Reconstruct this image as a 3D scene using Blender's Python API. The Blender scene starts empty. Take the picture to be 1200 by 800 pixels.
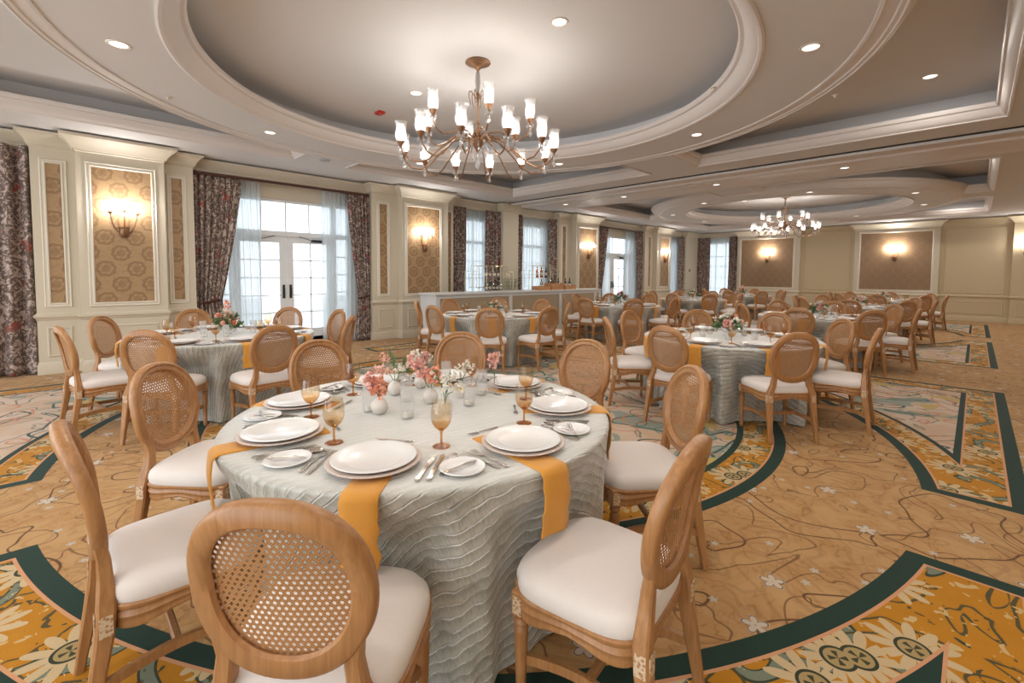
import bpy, math, random
from mathutils import Vector, Matrix
from mathutils.geometry import tessellate_polygon
random.seed(7)
PI = math.pi
D = math.radians
COL = bpy.context.scene.collection
SC = bpy.context.scene

# ------------------------------------------------------------------ helpers
class MB:
    """collects faces, builds one mesh"""
    def __init__(s): s.v = []; s.f = []; s.m = []; s.uv = {}; s.cur = 0
    def add(s, vs, fs):
        b = len(s.v); s.v += [tuple(p) for p in vs]
        for f in fs: s.f.append(tuple(i + b for i in f)); s.m.append(s.cur)
        return b
    def box(s, x0, x1, y0, y1, z0, z1, bev=0.0, tf=None):
        if bev > 0:
            b = bev; vs = []; ix = {}
            for sx, X in ((-1, x0), (1, x1)):
                for sy, Y in ((-1, y0), (1, y1)):
                    for sz, Z in ((-1, z0), (1, z1)):
                        for k in range(3):
                            d = [-sx * b, -sy * b, -sz * b]; d[k] = 0
                            ix[(sx, sy, sz, k)] = len(vs); vs.append((X + d[0], Y + d[1], Z + d[2]))
            fs = []
            for k in range(3):
                o = [i for i in range(3) if i != k]
                for sg in (-1, 1):
                    q = []
                    for a, c in ((-1, -1), (1, -1), (1, 1), (-1, 1)):
                        t = [0, 0, 0]; t[k] = sg; t[o[0]] = a; t[o[1]] = c; q.append(ix[(*t, k)])
                    fs.append(q)
            for k in range(3):
                o = [i for i in range(3) if i != k]
                for a in (-1, 1):
                    for c in (-1, 1):
                        t0 = [0, 0, 0]; t0[o[0]] = a; t0[o[1]] = c; t0[k] = -1; t1 = list(t0); t1[k] = 1
                        fs.append([ix[(*t0, o[0])], ix[(*t0, o[1])], ix[(*t1, o[1])], ix[(*t1, o[0])]])
            for sx in (-1, 1):
                for sy in (-1, 1):
                    for sz in (-1, 1): fs.append([ix[(sx, sy, sz, k)] for k in range(3)])
        else:
            vs = [(x, y, z) for x in (x0, x1) for y in (y0, y1) for z in (z0, z1)]
            fs = [(0, 1, 3, 2), (4, 6, 7, 5), (0, 4, 5, 1), (2, 3, 7, 6), (0, 2, 6, 4), (1, 5, 7, 3)]
        if tf: vs = [tf(*p) for p in vs]
        s.add(vs, fs)
    def loops(s, L, closed=True, cap0=False, cap1=False):
        n = len(L[0]); vs = [p for l in L for p in l]; fs = []
        for i in range(len(L) - 1):
            for j in range(n if closed else n - 1):
                k = (j + 1) % n
                fs.append((i * n + j, i * n + k, (i + 1) * n + k, (i + 1) * n + j))
        if cap0: fs.append(tuple(range(n - 1, -1, -1)))
        if cap1: fs.append(tuple((len(L) - 1) * n + j for j in range(n)))
        return s.add(vs, fs)
    def lathe(s, prof, c=(0, 0, 0), n=24, cap0=False, cap1=False, rot=None, flute=0, fn=0):
        L = []
        for r, z in prof:
            l = []
            for j in range(n):
                a = 2 * PI * j / n
                rr = r * (1 + flute * math.cos(fn * a)) if flute else r
                p = Vector((rr * math.cos(a), rr * math.sin(a), z))
                if rot is not None: p = rot @ p
                l.append((p.x + c[0], p.y + c[1], p.z + c[2]))
            L.append(l)
        s.loops(L, True, cap0, cap1)
    def tube(s, path, r, n=8, cap=True, closed=False, flat=None):
        P = [Vector(p) for p in path]; m = len(P); L = []
        up = Vector((0, 0, 1)); prev = None
        for i in range(m):
            if closed: t = P[(i + 1) % m] - P[(i - 1) % m]
            else: t = P[min(i + 1, m - 1)] - P[max(i - 1, 0)]
            t.normalize()
            if prev is None:
                u = up if abs(t.z) < .95 else Vector((1, 0, 0))
                a = t.cross(u).normalized()
            else:
                a = (prev - t * prev.dot(t)).normalized()
            prev = a; b = t.cross(a)
            rr = r[i] if isinstance(r, (list, tuple)) else r
            f = flat if flat else 1.0
            L.append([tuple(P[i] + a * rr * math.cos(2 * PI * j / n) + b * rr * f * math.sin(2 * PI * j / n)) for j in range(n)])
        if closed: L.append(L[0])
        s.loops(L, True, cap and not closed, cap and not closed)
    def sphere(s, c, r, n=12, m=8, sc=(1, 1, 1)):
        L = []
        for i in range(1, m):
            a = PI * i / m - PI / 2
            L.append([(c[0] + r * sc[0] * math.cos(a) * math.cos(2 * PI * j / n), c[1] + r * sc[1] * math.cos(a) * math.sin(2 * PI * j / n), c[2] + r * sc[2] * math.sin(a)) for j in range(n)])
        s.loops(L, True, True, True)
    def build(s, name, mat=None, parent=None, smooth=35, mats=None):
        me = bpy.data.meshes.new(name); me.from_pydata(s.v, [], s.f); me.update()
        for m in (mats or [mat]): me.materials.append(m)
        if mats: me.polygons.foreach_set('material_index', s.m)
        if smooth:
            me.shade_smooth()
            if smooth < 180: me.set_sharp_from_angle(angle=D(smooth))
        o = bpy.data.objects.new(name, me); COL.objects.link(o)
        if parent: o.parent = parent
        return o

def tag(o, label=None, cat=None, group=None, kind=None):
    if label: o['label'] = label
    if cat: o['category'] = cat
    if group: o['group'] = group
    if kind: o['kind'] = kind
    return o
def empty(name, loc=(0, 0, 0), rz=0, **k):
    o = bpy.data.objects.new(name, None); COL.objects.link(o); o.empty_display_size = .05
    o.location = loc; o.rotation_euler = (0, 0, rz); return tag(o, **k)
def copy_tree(o, parent=None):
    c = o.copy(); COL.objects.link(c); c.parent = parent
    for ch in KIDS.get(o.name, []): copy_tree_child(ch, c)
    return c
def copy_tree_child(o, parent):
    c = o.copy(); COL.objects.link(c); c.parent = parent
    for ch in KIDS.get(o.name, []): copy_tree_child(ch, c)
KIDS = {}
def learn(o):
    KIDS[o.name] = [c for c in bpy.data.objects if c.parent == o]
    for c in KIDS[o.name]: learn(c)
class Proto:
    def __init__(s, root): s.root = root; s.used = False; learn(root)
    def place(s, loc, rz=0, scale=1, label=None, group=None):
        if not s.used: o = s.root; s.used = True
        else: o = copy_tree(s.root)
        o.location = loc; o.rotation_euler = (0, 0, rz)
        if scale != 1: o.scale = (scale,) * 3
        if label: o['label'] = label
        if group: o['group'] = group
        return o

# ------------------------------------------------------------------ shader helpers
class S:
    """socket or number with operators"""
    def __init__(s, nt, x): s.nt = nt; s.x = x
    def _op(s, op, *a):
        n = s.nt.nodes.new('ShaderNodeMath'); n.operation = op
        for i, v in enumerate((s,) + a):
            v = v.x if isinstance(v, S) else v
            if isinstance(v, (int, float)): n.inputs[i].default_value = v
            else: s.nt.links.new(v, n.inputs[i])
        return S(s.nt, n.outputs[0])
    def __add__(s, o): return s._op('ADD', o)
    def __radd__(s, o): return s._op('ADD', o)
    def __sub__(s, o): return s._op('SUBTRACT', o)
    def __rsub__(s, o): return S(s.nt, float(o))._op('SUBTRACT', s)
    def __mul__(s, o): return s._op('MULTIPLY', o)
    def __rmul__(s, o): return s._op('MULTIPLY', o)
    def __truediv__(s, o): return s._op('DIVIDE', o)
    def abs(s): return s._op('ABSOLUTE')
    def lt(s, o): return s._op('LESS_THAN', o)
    def gt(s, o): return s._op('GREATER_THAN', o)
    def min(s, o): return s._op('MINIMUM', o)
    def max(s, o): return s._op('MAXIMUM', o)
    def sin(s): return s._op('SINE')
    def cos(s): return s._op('COSINE')
    def sqrt(s): return s._op('SQRT')
    def frac(s): return s._op('FRACT')
    def floor(s): return s._op('FLOOR')
    def atan2(s, o): return s._op('ARCTAN2', o)
    def pow(s, o): return s._op('POWER', o)
    def clamp(s): return s._op('ADD', 0.0).max(0.0).min(1.0)
    def ss(s, a, b):
        n = s.nt.nodes.new('ShaderNodeMapRange'); n.interpolation_type = 'SMOOTHSTEP'
        s.nt.links.new(s.x, n.inputs[0]); n.inputs[1].default_value = a; n.inputs[2].default_value = b
        return S(s.nt, n.outputs[0])

class Mat:
    def __init__(s, name):
        s.m = bpy.data.materials.new(name); s.m.use_nodes = True; s.nt = s.m.node_tree
        s.b = s.nt.nodes['Principled BSDF']; s.out = s.nt.nodes['Material Output']
        s._g = None
    def n(s, t): return s.nt.nodes.new(t)
    def pos(s, kind='world'):
        if kind == 'world': o = s.n('ShaderNodeNewGeometry').outputs['Position']
        elif kind == 'uv': o = s.n('ShaderNodeUVMap').outputs[0]
        else: o = s.n('ShaderNodeTexCoord').outputs['Object']
        q = s.n('ShaderNodeSeparateXYZ'); s.nt.links.new(o, q.inputs[0])
        return o, S(s.nt, q.outputs[0]), S(s.nt, q.outputs[1]), S(s.nt, q.outputs[2])
    def vec(s, x, y, z=0.0):
        n = s.n('ShaderNodeCombineXYZ')
        for i, v in enumerate((x, y, z)):
            if isinstance(v, S): s.nt.links.new(v.x, n.inputs[i])
            else: n.inputs[i].default_value = v
        return n.outputs[0]
    def noise(s, v, scale=5, detail=2, dist=0, rough=.5, dim='3D'):
        n = s.n('ShaderNodeTexNoise'); n.inputs['Scale'].default_value = scale; n.inputs['Detail'].default_value = detail
        n.inputs['Distortion'].default_value = dist; n.inputs['Roughness'].default_value = rough
        n.noise_dimensions = dim
        if v is not None: s.nt.links.new(v, n.inputs['Vector'])
        return S(s.nt, n.outputs[0])
    def voro(s, v, scale=1, rnd=1.0, dim='2D'):
        n = s.n('ShaderNodeTexVoronoi'); n.voronoi_dimensions = dim; n.inputs['Scale'].default_value = scale
        n.inputs['Randomness'].default_value = rnd; s.nt.links.new(v, n.inputs['Vector'])
        q = s.n('ShaderNodeSeparateXYZ'); s.nt.links.new(n.outputs['Position'], q.inputs[0])
        c = s.n('ShaderNodeSeparateColor'); s.nt.links.new(n.outputs['Color'], c.inputs[0])
        return S(s.nt, n.outputs['Distance']), S(s.nt, q.outputs[0]), S(s.nt, q.outputs[1]), S(s.nt, c.outputs[0]), S(s.nt, c.outputs[1])
    def mix(s, f, a, b):
        n = s.n('ShaderNodeMix'); n.data_type = 'RGBA'
        if isinstance(f, S): s.nt.links.new(f.x, n.inputs[0])
        else: n.inputs[0].default_value = f
        for i, c in ((6, a), (7, b)):
            if isinstance(c, (tuple, list)): n.inputs[i].default_value = (*c[:3], 1)
            else: s.nt.links.new(c, n.inputs[i])
        return n.outputs[2]
    def col(s, c):
        if isinstance(c, (tuple, list)): s.b.inputs['Base Color'].default_value = (*c[:3], 1)
        else: s.nt.links.new(c, s.b.inputs['Base Color'])
    def bump(s, h, strength=.3, dist=.01):
        n = s.n('ShaderNodeBump'); n.inputs['Strength'].default_value = strength; n.inputs['Distance'].default_value = dist
        s.nt.links.new(h.x, n.inputs['Height']); s.nt.links.new(n.outputs[0], s.b.inputs['Normal'])
    def set(s, **k):
        for a, v in k.items(): s.b.inputs[a.replace('_', ' ')].default_value = v
        return s

def flat(name, c, rough=.6, metal=0, var=.06, scale=6, bump=0, sheen=0):
    M = Mat(name); v, x, y, z = M.pos('obj')
    f = M.noise(v, scale, 3)
    M.col(M.mix(f, tuple(k * (1 - var) for k in c), tuple(min(1, k * (1 + var)) for k in c)))
    M.set(Roughness=rough, Metallic=metal)
    if sheen: M.b.inputs['Sheen Weight'].default_value = sheen
    if bump: M.bump(M.noise(v, scale * 20, 2), bump, .002)
    return M.m

def wood(name, c1, c2, rough=.5, ax=2):
    M = Mat(name); v, x, y, z = M.pos('obj')
    a = [x * 75, y * 75, z * 75]; a[ax] = (x, y, z)[ax] * 5
    g = M.noise(M.vec(*a), 1.0, 4, .6)
    h = M.noise(v, 7, 2)
    M.col(M.mix((g * .75 + h * .4 - .08).ss(.25, .8), c1, c2)); M.set(Roughness=rough)
    M.bump(g, .12, .002)
    return M.m

def emis(name, c, st):
    M = Mat(name); M.col((0.8, 0.8, 0.8))
    M.b.inputs['Emission Color'].default_value = (*c, 1); M.b.inputs['Emission Strength'].default_value = st
    return M.m

def clear(name, tint=(1, 1, 1), gl=.12, grad=None, rough=.03, milky=0.0, edge=.55):
    """thin-walled glass: tinted see-through with a fresnel reflection"""
    M = Mat(name); nt = M.nt
    nt.nodes.remove(M.b)
    t = M.n('ShaderNodeBsdfTransparent'); g = M.n('ShaderNodeBsdfGlossy'); g.inputs['Roughness'].default_value = rough
    lw = M.n('ShaderNodeLayerWeight'); lw.inputs[0].default_value = .25
    f = S(nt, lw.outputs['Facing'])
    if grad:
        v, x, y, z = M.pos('obj')
        c = M.mix(z.ss(grad[0], grad[1]), grad[2], tint); nt.links.new(c, t.inputs[0])
    else: t.inputs[0].default_value = (*tint, 1)
    mx = M.n('ShaderNodeMixShader'); k = (f * edge + gl).clamp()
    nt.links.new(k.x, mx.inputs[0]); 
    base = t.outputs[0]
    if milky:
        tr = M.n('ShaderNodeBsdfTranslucent'); tr.inputs[0].default_value = (.95, .95, .95, 1)
        df = M.n('ShaderNodeBsdfDiffuse'); df.inputs[0].default_value = (.9, .9, .9, 1)
        m1 = M.n('ShaderNodeMixShader'); m1.inputs[0].default_value = .5
        nt.links.new(tr.outputs[0], m1.inputs[1]); nt.links.new(df.outputs[0], m1.inputs[2])
        m2 = M.n('ShaderNodeMixShader'); m2.inputs[0].default_value = milky
        nt.links.new(t.outputs[0], m2.inputs[1]); nt.links.new(m1.outputs[0], m2.inputs[2]); base = m2.outputs[0]
    nt.links.new(base, mx.inputs[1]); nt.links.new(g.outputs[0], mx.inputs[2])
    nt.links.new(mx.outputs[0], M.out.inputs[0])
    return M.m

# ------------------------------------------------------------------ materials
CREAM = (.60, .53, .415)
m_wall = flat('cream_paint', CREAM, .5, var=.02, scale=1.5)
m_farwall = flat('cream_vinyl', (.52, .42, .27), .6, var=.03, scale=2)
m_trim = flat('cream_trim_paint', (.69, .63, .53), .4, var=.02, scale=2)
m_ceil = flat('ceiling_paint', (.68, .66, .655), .75, var=.02, scale=1.2, bump=.05)
m_ceilmold = flat('ceiling_moulding_paint', (.71, .655, .625), .5, var=.02, scale=1.2)
m_dark = flat('dark_slot', (.03, .025, .02), .8)
m_white = flat('white_door_paint', (.78, .80, .82), .4, var=.02)
m_ceramic = flat('white_glazed_ceramic', (.77, .755, .745), .18, var=.02)
m_charger = flat('cream_beaded_charger', (.66, .55, .49), .3, var=.03)
m_vase = flat('white_bisque_ceramic', (.72, .68, .64), .5, var=.05, scale=30)
m_steel = flat('polished_steel', (.62, .58, .54), .22, metal=1, var=.05)
m_brass = flat('aged_copper_brass', (.26, .14, .075), .40, metal=.7, var=.25, scale=30)
m_gold = flat('gold_wire', (.55, .45, .28), .35, metal=.8)
m_rod = wood('dark_mahogany_rod', (.05, .018, .012), (.10, .035, .022), .35, ax=1)
m_black = flat('black_metal', (.03, .03, .03), .4, metal=.3)
m_frost = flat('frosted_lens', (.8, .8, .8), .3)
m_oak = wood('blonde_oak', (.30, .135, .048), (.45, .225, .088), .36)
m_crate = wood('crate_pine', (.38, .17, .07), (.55, .28, .12), .6, ax=1)
m_bulb = emis('glowing_bulb', (1, .95, .88), 4)
m_lens = emis('lit_downlight_lens', (1, .96, .91), 2)
m_crystal = clear('crystal_drop', (.95, .95, .97), .22, rough=.12, milky=.35)
m_shade = clear('clear_hurricane_glass', (.97, .97, .97), .10, milky=.20)
m_amber = clear('amber_goblet_glass', (.94, .85, .73), .04, grad=(.06, .13, (.80, .47, .12)))
m_amberstem = clear('amber_goblet_stem', (.86, .56, .20), .08)
m_clear = clear('ribbed_clear_glass', (.99, .99, .99), .02, milky=.16, edge=.22)
m_clearplain = clear('plain_clear_glass', (.93, .95, .95), .1)
m_pane = clear('window_pane', (.96, .98, 1.0), .04)
m_green = flat('stem_green', (.10, .17, .055), .6, var=.3, scale=40)
m_leaf = flat('leaf_green', (.075, .14, .045), .55, var=.45, scale=25)
m_leafgrey = flat('dusty_leaf', (.17, .21, .12), .6, var=.35, scale=25)
m_coral = flat('coral_petal', (.90, .40, .27), .6, var=.25, scale=40)
m_blush = flat('blush_petal', (.85, .50, .40), .6, var=.2, scale=40)
m_pink = flat('pink_petal', (.86, .48, .42), .6, var=.2, scale=40)
m_ivory = flat('ivory_petal', (.85, .80, .70), .6, var=.1, scale=40)
m_burg = flat('burgundy_petal', (.38, .035, .03), .6, var=.3, scale=40)
m_darkeye = flat('dark_flower_eye', (.02, .01, .015), .6)
m_yellow = flat('yellow_flower_eye', (.7, .5, .08), .6)
m_bottle = clear('green_bottle_glass', (.10, .16, .05), .25)
m_bottleamber = clear('orange_bottle_glass', (.75, .28, .05), .2)
m_labelp = flat('paper_bottle_label', (.75, .7, .6), .7)
m_foil = flat('bottle_foil', (.10, .05, .03), .4, metal=.5)
m_red = flat('red_alarm_plastic', (.55, .03, .02), .4)
m_cushion = flat('ivory_seat_fabric', (.68, .62, .58), .8, var=.03, scale=60, bump=.15, sheen=.1)
m_terrace = flat('terrace_paving', (.55, .57, .58), .8)
m_hedge = flat('outdoor_hedge', (.25, .34, .24), .8, var=.4, scale=4)

def make_cane():
    M = Mat('woven_cane'); nt = M.nt
    v, x, y, z = M.pos('uv')
    # rows of round holes, every second row shifted by half
    p = .0168
    a = x / p; b = y / (p * .82)
    row = b.floor(); sh = (row * .5).frac()      # 0 or .5
    fx = (a + sh).frac() - .5; fy = (b.frac() - .5) * .82
    r = (fx * fx + fy * fy).sqrt()
    hole = r.lt(.25)
    weave = ((a * 4.0 * PI).sin() * (b * 4.0 * PI).sin())
    M.col(M.mix(weave.ss(-.9, .9), (.25, .105, .038), (.50, .265, .11)))
    M.set(Roughness=.55)
    t = M.n('ShaderNodeBsdfTransparent'); mx = M.n('ShaderNodeMixShader')
    nt.links.new(hole.x, mx.inputs[0]); nt.links.new(M.b.outputs[0], mx.inputs[1]); nt.links.new(t.outputs[0], mx.inputs[2])
    nt.links.new(mx.outputs[0], M.out.inputs[0])
    return M.m
m_cane = make_cane()

def make_rosette():
    M = Mat('pickled_carving'); v, x, y, z = M.pos('obj')
    d, px, py, _, _ = M.voro(v, 90, 1, '3D')
    M.col(M.mix(d.ss(.25, .6), (.36, .18, .075), (.62, .47, .32))); M.set(Roughness=.6)
    M.bump(d, .4, .004)
    return M.m
m_rosette = make_rosette()

def make_cloth():
    """silver-green crinkled cloth with pintuck lines; UV carries the flat cloth's own coordinates"""
    M = Mat('crinkled_pintuck_cloth'); v, x, y, z = M.pos('uv')
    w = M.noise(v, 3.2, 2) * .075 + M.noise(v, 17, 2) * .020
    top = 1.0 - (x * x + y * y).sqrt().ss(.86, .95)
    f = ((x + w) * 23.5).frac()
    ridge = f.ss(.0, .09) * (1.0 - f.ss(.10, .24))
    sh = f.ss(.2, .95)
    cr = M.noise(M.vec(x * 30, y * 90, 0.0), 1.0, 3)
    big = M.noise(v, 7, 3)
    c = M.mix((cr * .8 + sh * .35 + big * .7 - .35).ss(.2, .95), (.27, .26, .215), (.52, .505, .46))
    c = M.mix(top * .75, c, (.66, .66, .63))  # flat top coloured paler, standing in for sheen off the same fabric
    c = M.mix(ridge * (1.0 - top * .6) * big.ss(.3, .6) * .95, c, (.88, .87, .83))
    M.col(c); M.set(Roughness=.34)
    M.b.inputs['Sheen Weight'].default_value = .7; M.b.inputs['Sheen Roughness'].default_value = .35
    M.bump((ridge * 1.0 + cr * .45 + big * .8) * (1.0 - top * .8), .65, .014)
    return M.m
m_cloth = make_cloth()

def make_napkin():
    M = Mat('mustard_linen'); v, x, y, z = M.pos('obj')
    a = (x * 900).sin() * (y * 900).sin()
    M.col(M.mix(M.noise(v, 14, 3), (.56, .235, .022), (.68, .315, .04))); M.set(Roughness=.75)
    M.b.inputs['Sheen Weight'].default_value = .2
    M.bump(a, .08, .001)
    return M.m
m_napkin = make_napkin()

def make_sheer():
    M = Mat('sheer_voile'); nt = M.nt
    t = M.n('ShaderNodeBsdfTransparent'); t.inputs[0].default_value = (1, 1, 1, 1)
    tr = M.n('ShaderNodeBsdfTranslucent'); tr.inputs[0].default_value = (.62, .66, .67, 1)
    df = M.n('ShaderNodeBsdfDiffuse'); df.inputs[0].default_value = (.74, .76, .77, 1)
    a = M.n('ShaderNodeMixShader'); a.inputs[0].default_value = .45
    nt.links.new(tr.outputs[0], a.inputs[1]); nt.links.new(df.outputs[0], a.inputs[2])
    lw = M.n('ShaderNodeLayerWeight'); lw.inputs[0].default_value = .4
    k = (S(nt, lw.outputs['Facing']) * .3 + .78).clamp()
    b = M.n('ShaderNodeMixShader'); nt.links.new(k.x, b.inputs[0])
    nt.links.new(t.outputs[0], b.inputs[1]); nt.links.new(a.outputs[0], b.inputs[2]); nt.links.new(b.outputs[0], M.out.inputs[0])
    return M.m
m_sheer = make_sheer()

def make_drape():
    M = Mat('floral_print_drape'); v, x, y, z = M.pos('uv')
    n1 = M.noise(v, 9, 4, 1.5); n2 = M.noise(v, 4.5, 2, .8); n3 = M.noise(v, 22, 2, .5)
    c = M.mix(n1.ss(.40, .50), (.52, .41, .36), (.13, .085, .07))
    c = M.mix((n1 * .6 + n3 * .5).ss(.60, .66), c, (.50, .40, .34))
    c = M.mix(n2.ss(.62, .66) * n3.ss(.35, .5), c, (.33, .07, .05))
    c = M.mix((n3 - .5).abs().lt(.012), c, (.06, .045, .03))
    M.col(c); M.set(Roughness=.8); M.b.inputs['Sheen Weight'].default_value = .15
    return M.m
m_drape = make_drape()

def make_damask(name, horiz, base, fig, per=.34):
    M = Mat(name); v, x, y, z = M.pos('world')
    u = (y if horiz == 'y' else x) / per; w = z / (per * .66)
    row = w.floor(); fu = (u + (row * .5).frac()).frac() - .5; fw = (w.frac() - .5) * .66
    def med(fu, fw):
        r = (fu * fu * 1.1 + fw * fw * 1.0).sqrt(); a = fu.atan2(fw)
        rr = r + (a * 8.0).sin() * .018
        ring = rr.ss(.22, .27) * (1.0 - rr.ss(.32, .36))
        core = (1.0 - rr.ss(.13, .19)); sp = (rr.ss(.19, .21)) * (1.0 - rr.ss(.23, .25)) * (a * 6.0).cos().ss(-.2, .5)
        return (ring + core * .7 + sp * .8).clamp()
    d = med(fu, fw)
    leaf = M.noise(M.vec(u * 4.0, w * 4.0, 0.0), 1.6, 2, 1.0).ss(.52, .6) * .35
    k = (d + leaf).clamp()
    M.col(M.mix(k, base, fig)); M.set(Roughness=.5)
    r = S(M.nt, 1.0)
    return M.m
m_damask = make_damask('gold_damask_wallpaper', 'y', (.39, .25, .13), (.265, .155, .075), .35)
m_damaskfar = make_damask('bronze_damask_wallpaper', 'x', (.27, .165, .085), (.235, .14, .072), .30)

# ------------------------------------------------------------------ carpet
def make_carpet():
    M = Mat('patterned_carpet'); v, x, y, z = M.pos('world')
    CX, CY1, CY2 = -4.0, 3.675, 15.35
    u = (x - CX).abs(); w = (y - CY1).abs().min((y - CY2).abs())
    r = (u * u + w * w).sqrt()
    # --- tan ground with swirls, brown vines and small pale blossoms
    nb = M.noise(v, 2.4, 2, 2.6)
    sw = ((nb * 7.0).frac() - .5).abs()
    tan = M.mix(sw.ss(.02, .16), (.38, .19, .068), (.49, .268, .108))
    tan = M.mix(M.noise(v, 5, 3, 1.0).ss(.35, .65), tan, (.545, .325, .142))
    def contour(sx, sy, scale, dist, mult, width):
        e = .012
        n0 = M.noise(M.vec(x + sx, y + sy, 0.0), scale, 1, dist); na = M.noise(M.vec(x + (sx + e), y + sy, 0.0), scale, 1, dist); nc = M.noise(M.vec(x + sx, y + (sy + e), 0.0), scale, 1, dist)
        ga = (na - n0) * (mult / e); gc = (nc - n0) * (mult / e); g = (ga * ga + gc * gc).sqrt().max(.35)
        d = ((n0 * mult).frac() - .5).abs() / g
        return n0, d, 1.0 - d.ss(width * .7, width * 1.3)
    _, _, vine = contour(0.0, 0.0, 1.5, 1.0, 3.6, .0055)
    tan = M.mix(vine * .9, tan, (.10, .045, .022))
    _, _, vine2 = contour(31.0, 7.0, 2.2, 1.5, 6.0, .011)
    tan = M.mix(vine2 * .28, tan, (.27, .14, .06))
    _, _, vine3 = contour(13.0, 47.0, 2.1, 1.2, 3.0, .0045)
    tan = M.mix(vine3 * .75, tan, (.16, .075, .035))
    def blossoms(sc, size, pet, seed, thr):
        vv = M.vec(x + seed, y, 0.0)
        d, px, py, c1, c2 = M.voro(vv, sc)
        dx = x + seed - px; dy = y - py
        rr = (dx * dx + dy * dy).sqrt(); a = dy.atan2(dx) + c2 * 6.28
        edge = ((a * pet).cos().abs() * .62 + .38) * size
        on = c1.gt(thr)
        return rr, edge, rr.lt(edge) * on, a
    rr, ed, bl, a = blossoms(2.3, .060, 2.5, 11.0, .38)
    tan = M.mix(bl * rr.gt(.004), tan, (.62, .52, .42))
    tan = M.mix(bl * (rr - ed * .9).abs().lt(.003), tan, (.16, .10, .07))
    rr, ed, bl, a = blossoms(4.6, .022, 2.5, 57.0, .62)
    tan = M.mix(bl, tan, (.52, .47, .40))
    # --- gold band with large cream blossoms and grey-green stems
    gold = M.mix(M.noise(v, 9, 2), (.46, .185, .010), (.56, .245, .018))
    _, dd, _ = contour(5.0, 3.0, 1.7, .9, 4.0, .02)
    gold = M.mix(dd.lt(.030), gold, (.045, .06, .035))
    gold = M.mix(dd.lt(.020), gold, (.20, .225, .16))
    _, _, th = contour(15.0, 23.0, 2.6, 1.2, 4.0, .006)
    gold = M.mix(th, gold, (.09, .075, .03))
    bits = M.noise(v, 13, 2, 1.0)
    gold = M.mix(bits.gt(.63), gold, (.62, .44, .20))
    gold = M.mix(bits.lt(.335), gold, (.09, .07, .03))
    rr, ed, bl, a = blossoms(2.6, .165, 5.5, 3.0, .12)
    gold = M.mix(bl, gold, (.62, .46, .26))
    gold = M.mix(bl * rr.lt(.055), gold, (.42, .30, .13))
    gold = M.mix(bl * (rr - .055).abs().lt(.006), gold, (.04, .05, .03))
    gold = M.mix(bl * rr.lt(.035) * (a * 4.0).cos().gt(.2), gold, (.06, .06, .03))
    # --- pale interior with teal scrolls and coral touches
    npp, dq, l1 = contour(2.0, 71.0, 1.3, .9, 4.0, .012)
    pale = M.mix(M.noise(v, 3, 2).ss(.35, .65), (.60, .42, .29), (.66, .51, .40))
    pale = M.mix(npp.gt(.56) * M.noise(v, 3.1, 1).gt(.47), pale, (.30, .345, .29))
    pale = M.mix(l1, pale, (.06, .10, .085))
    _, _, l2 = contour(44.0, 12.0, 2.0, 1.2, 4.0, .008)
    pale = M.mix(l2 * .8, pale, (.10, .15, .12))
    _, _, l3 = contour(9.0, 90.0, 1.5, .6, 4.0, .012)
    pale = M.mix(l3 * .8, pale, (.60, .24, .13))
    n5 = M.noise(M.vec(x, y + 19.0, 0.0), 1.6, 1, .8)
    pale = M.mix(n5.gt(.66), pale, (.56, .40, .14))
    GREEN = (.018, .045, .034); PEACH = (.66, .33, .17)
    # quadrant panels outside the big circle
    d = (4.31 - u).min(4.76 - w).min(r - 3.83).min(u - .53).min(w - .5)
    q = gold
    q = M.mix(d.lt(.103), q, PEACH); q = M.mix(d.lt(.088), q, GREEN)
    q = M.mix(d.gt(.325), q, PEACH); q = M.mix(d.gt(.338), q, GREEN); q = M.mix(d.gt(.385), q, pale)
    # round medallion
    e = 3.0 - r
    c = gold
    c = M.mix(e.lt(.103), c, PEACH); c = M.mix(e.lt(.088), c, GREEN)
    c = M.mix(e.gt(.335), c, GREEN); c = M.mix(e.gt(.39), c, pale)
    g = M.mix(d.gt(0.0), tan, q); g = M.mix(e.gt(0.0), g, c)
    pile = M.noise(v, 260, 2)
    g2 = M.mix(pile * .38, g, (.02, .015, .01))
    M.col(g2); M.set(Roughness=.9); M.b.inputs['Specular IOR Level'].default_value = .15
    M.b.inputs['Sheen Weight'].default_value = .12; M.b.inputs['Sheen Roughness'].default_value = .3
    M.bump(pile, .35, .004)
    return M.m
m_carpet = make_carpet()

def set_uv(o, per_vert):
    me = o.data; l = me.uv_layers.new(name='UVMap')
    idx = [0] * len(me.loops); me.loops.foreach_get('vertex_index', idx)
    flatuv = []
    for i in idx: flatuv += per_vert[i]
    l.data.foreach_set('uv', flatuv)

# ------------------------------------------------------------------ camera (solved from the photograph's vanishing points)
F, CY, HOR, VPX, ROLL, CAMH = 538.46, 349.82, 321.19, 1143.92, 0.0063455, 1.456
pit = math.atan((CY - HOR) / F); yaw = math.atan((VPX - 600) / math.hypot(F, CY - HOR))
fh = Vector((-math.sin(yaw), math.cos(yaw), 0)); Rr = Vector((math.cos(yaw), math.sin(yaw), 0)); upv = Vector((0, 0, 1))
fw = math.cos(pit) * fh - math.sin(pit) * upv; Uu = math.cos(pit) * upv + math.sin(pit) * fh
Xc = math.cos(ROLL) * Rr + math.sin(ROLL) * Uu; Yc = -math.sin(ROLL) * Rr + math.cos(ROLL) * Uu
cam = bpy.data.cameras.new('camera'); co = bpy.data.objects.new('camera', cam); COL.objects.link(co)
cam.sensor_fit = 'HORIZONTAL'; cam.sensor_width = 36; cam.lens = F / 1200 * 36; cam.shift_y = (CY - 400) / 1200
cam.clip_start = .05; cam.clip_end = 200
mt = Matrix((Xc, Yc, -fw)).transposed().to_4x4(); mt.translation = (0, 0, CAMH); co.matrix_world = mt
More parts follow.
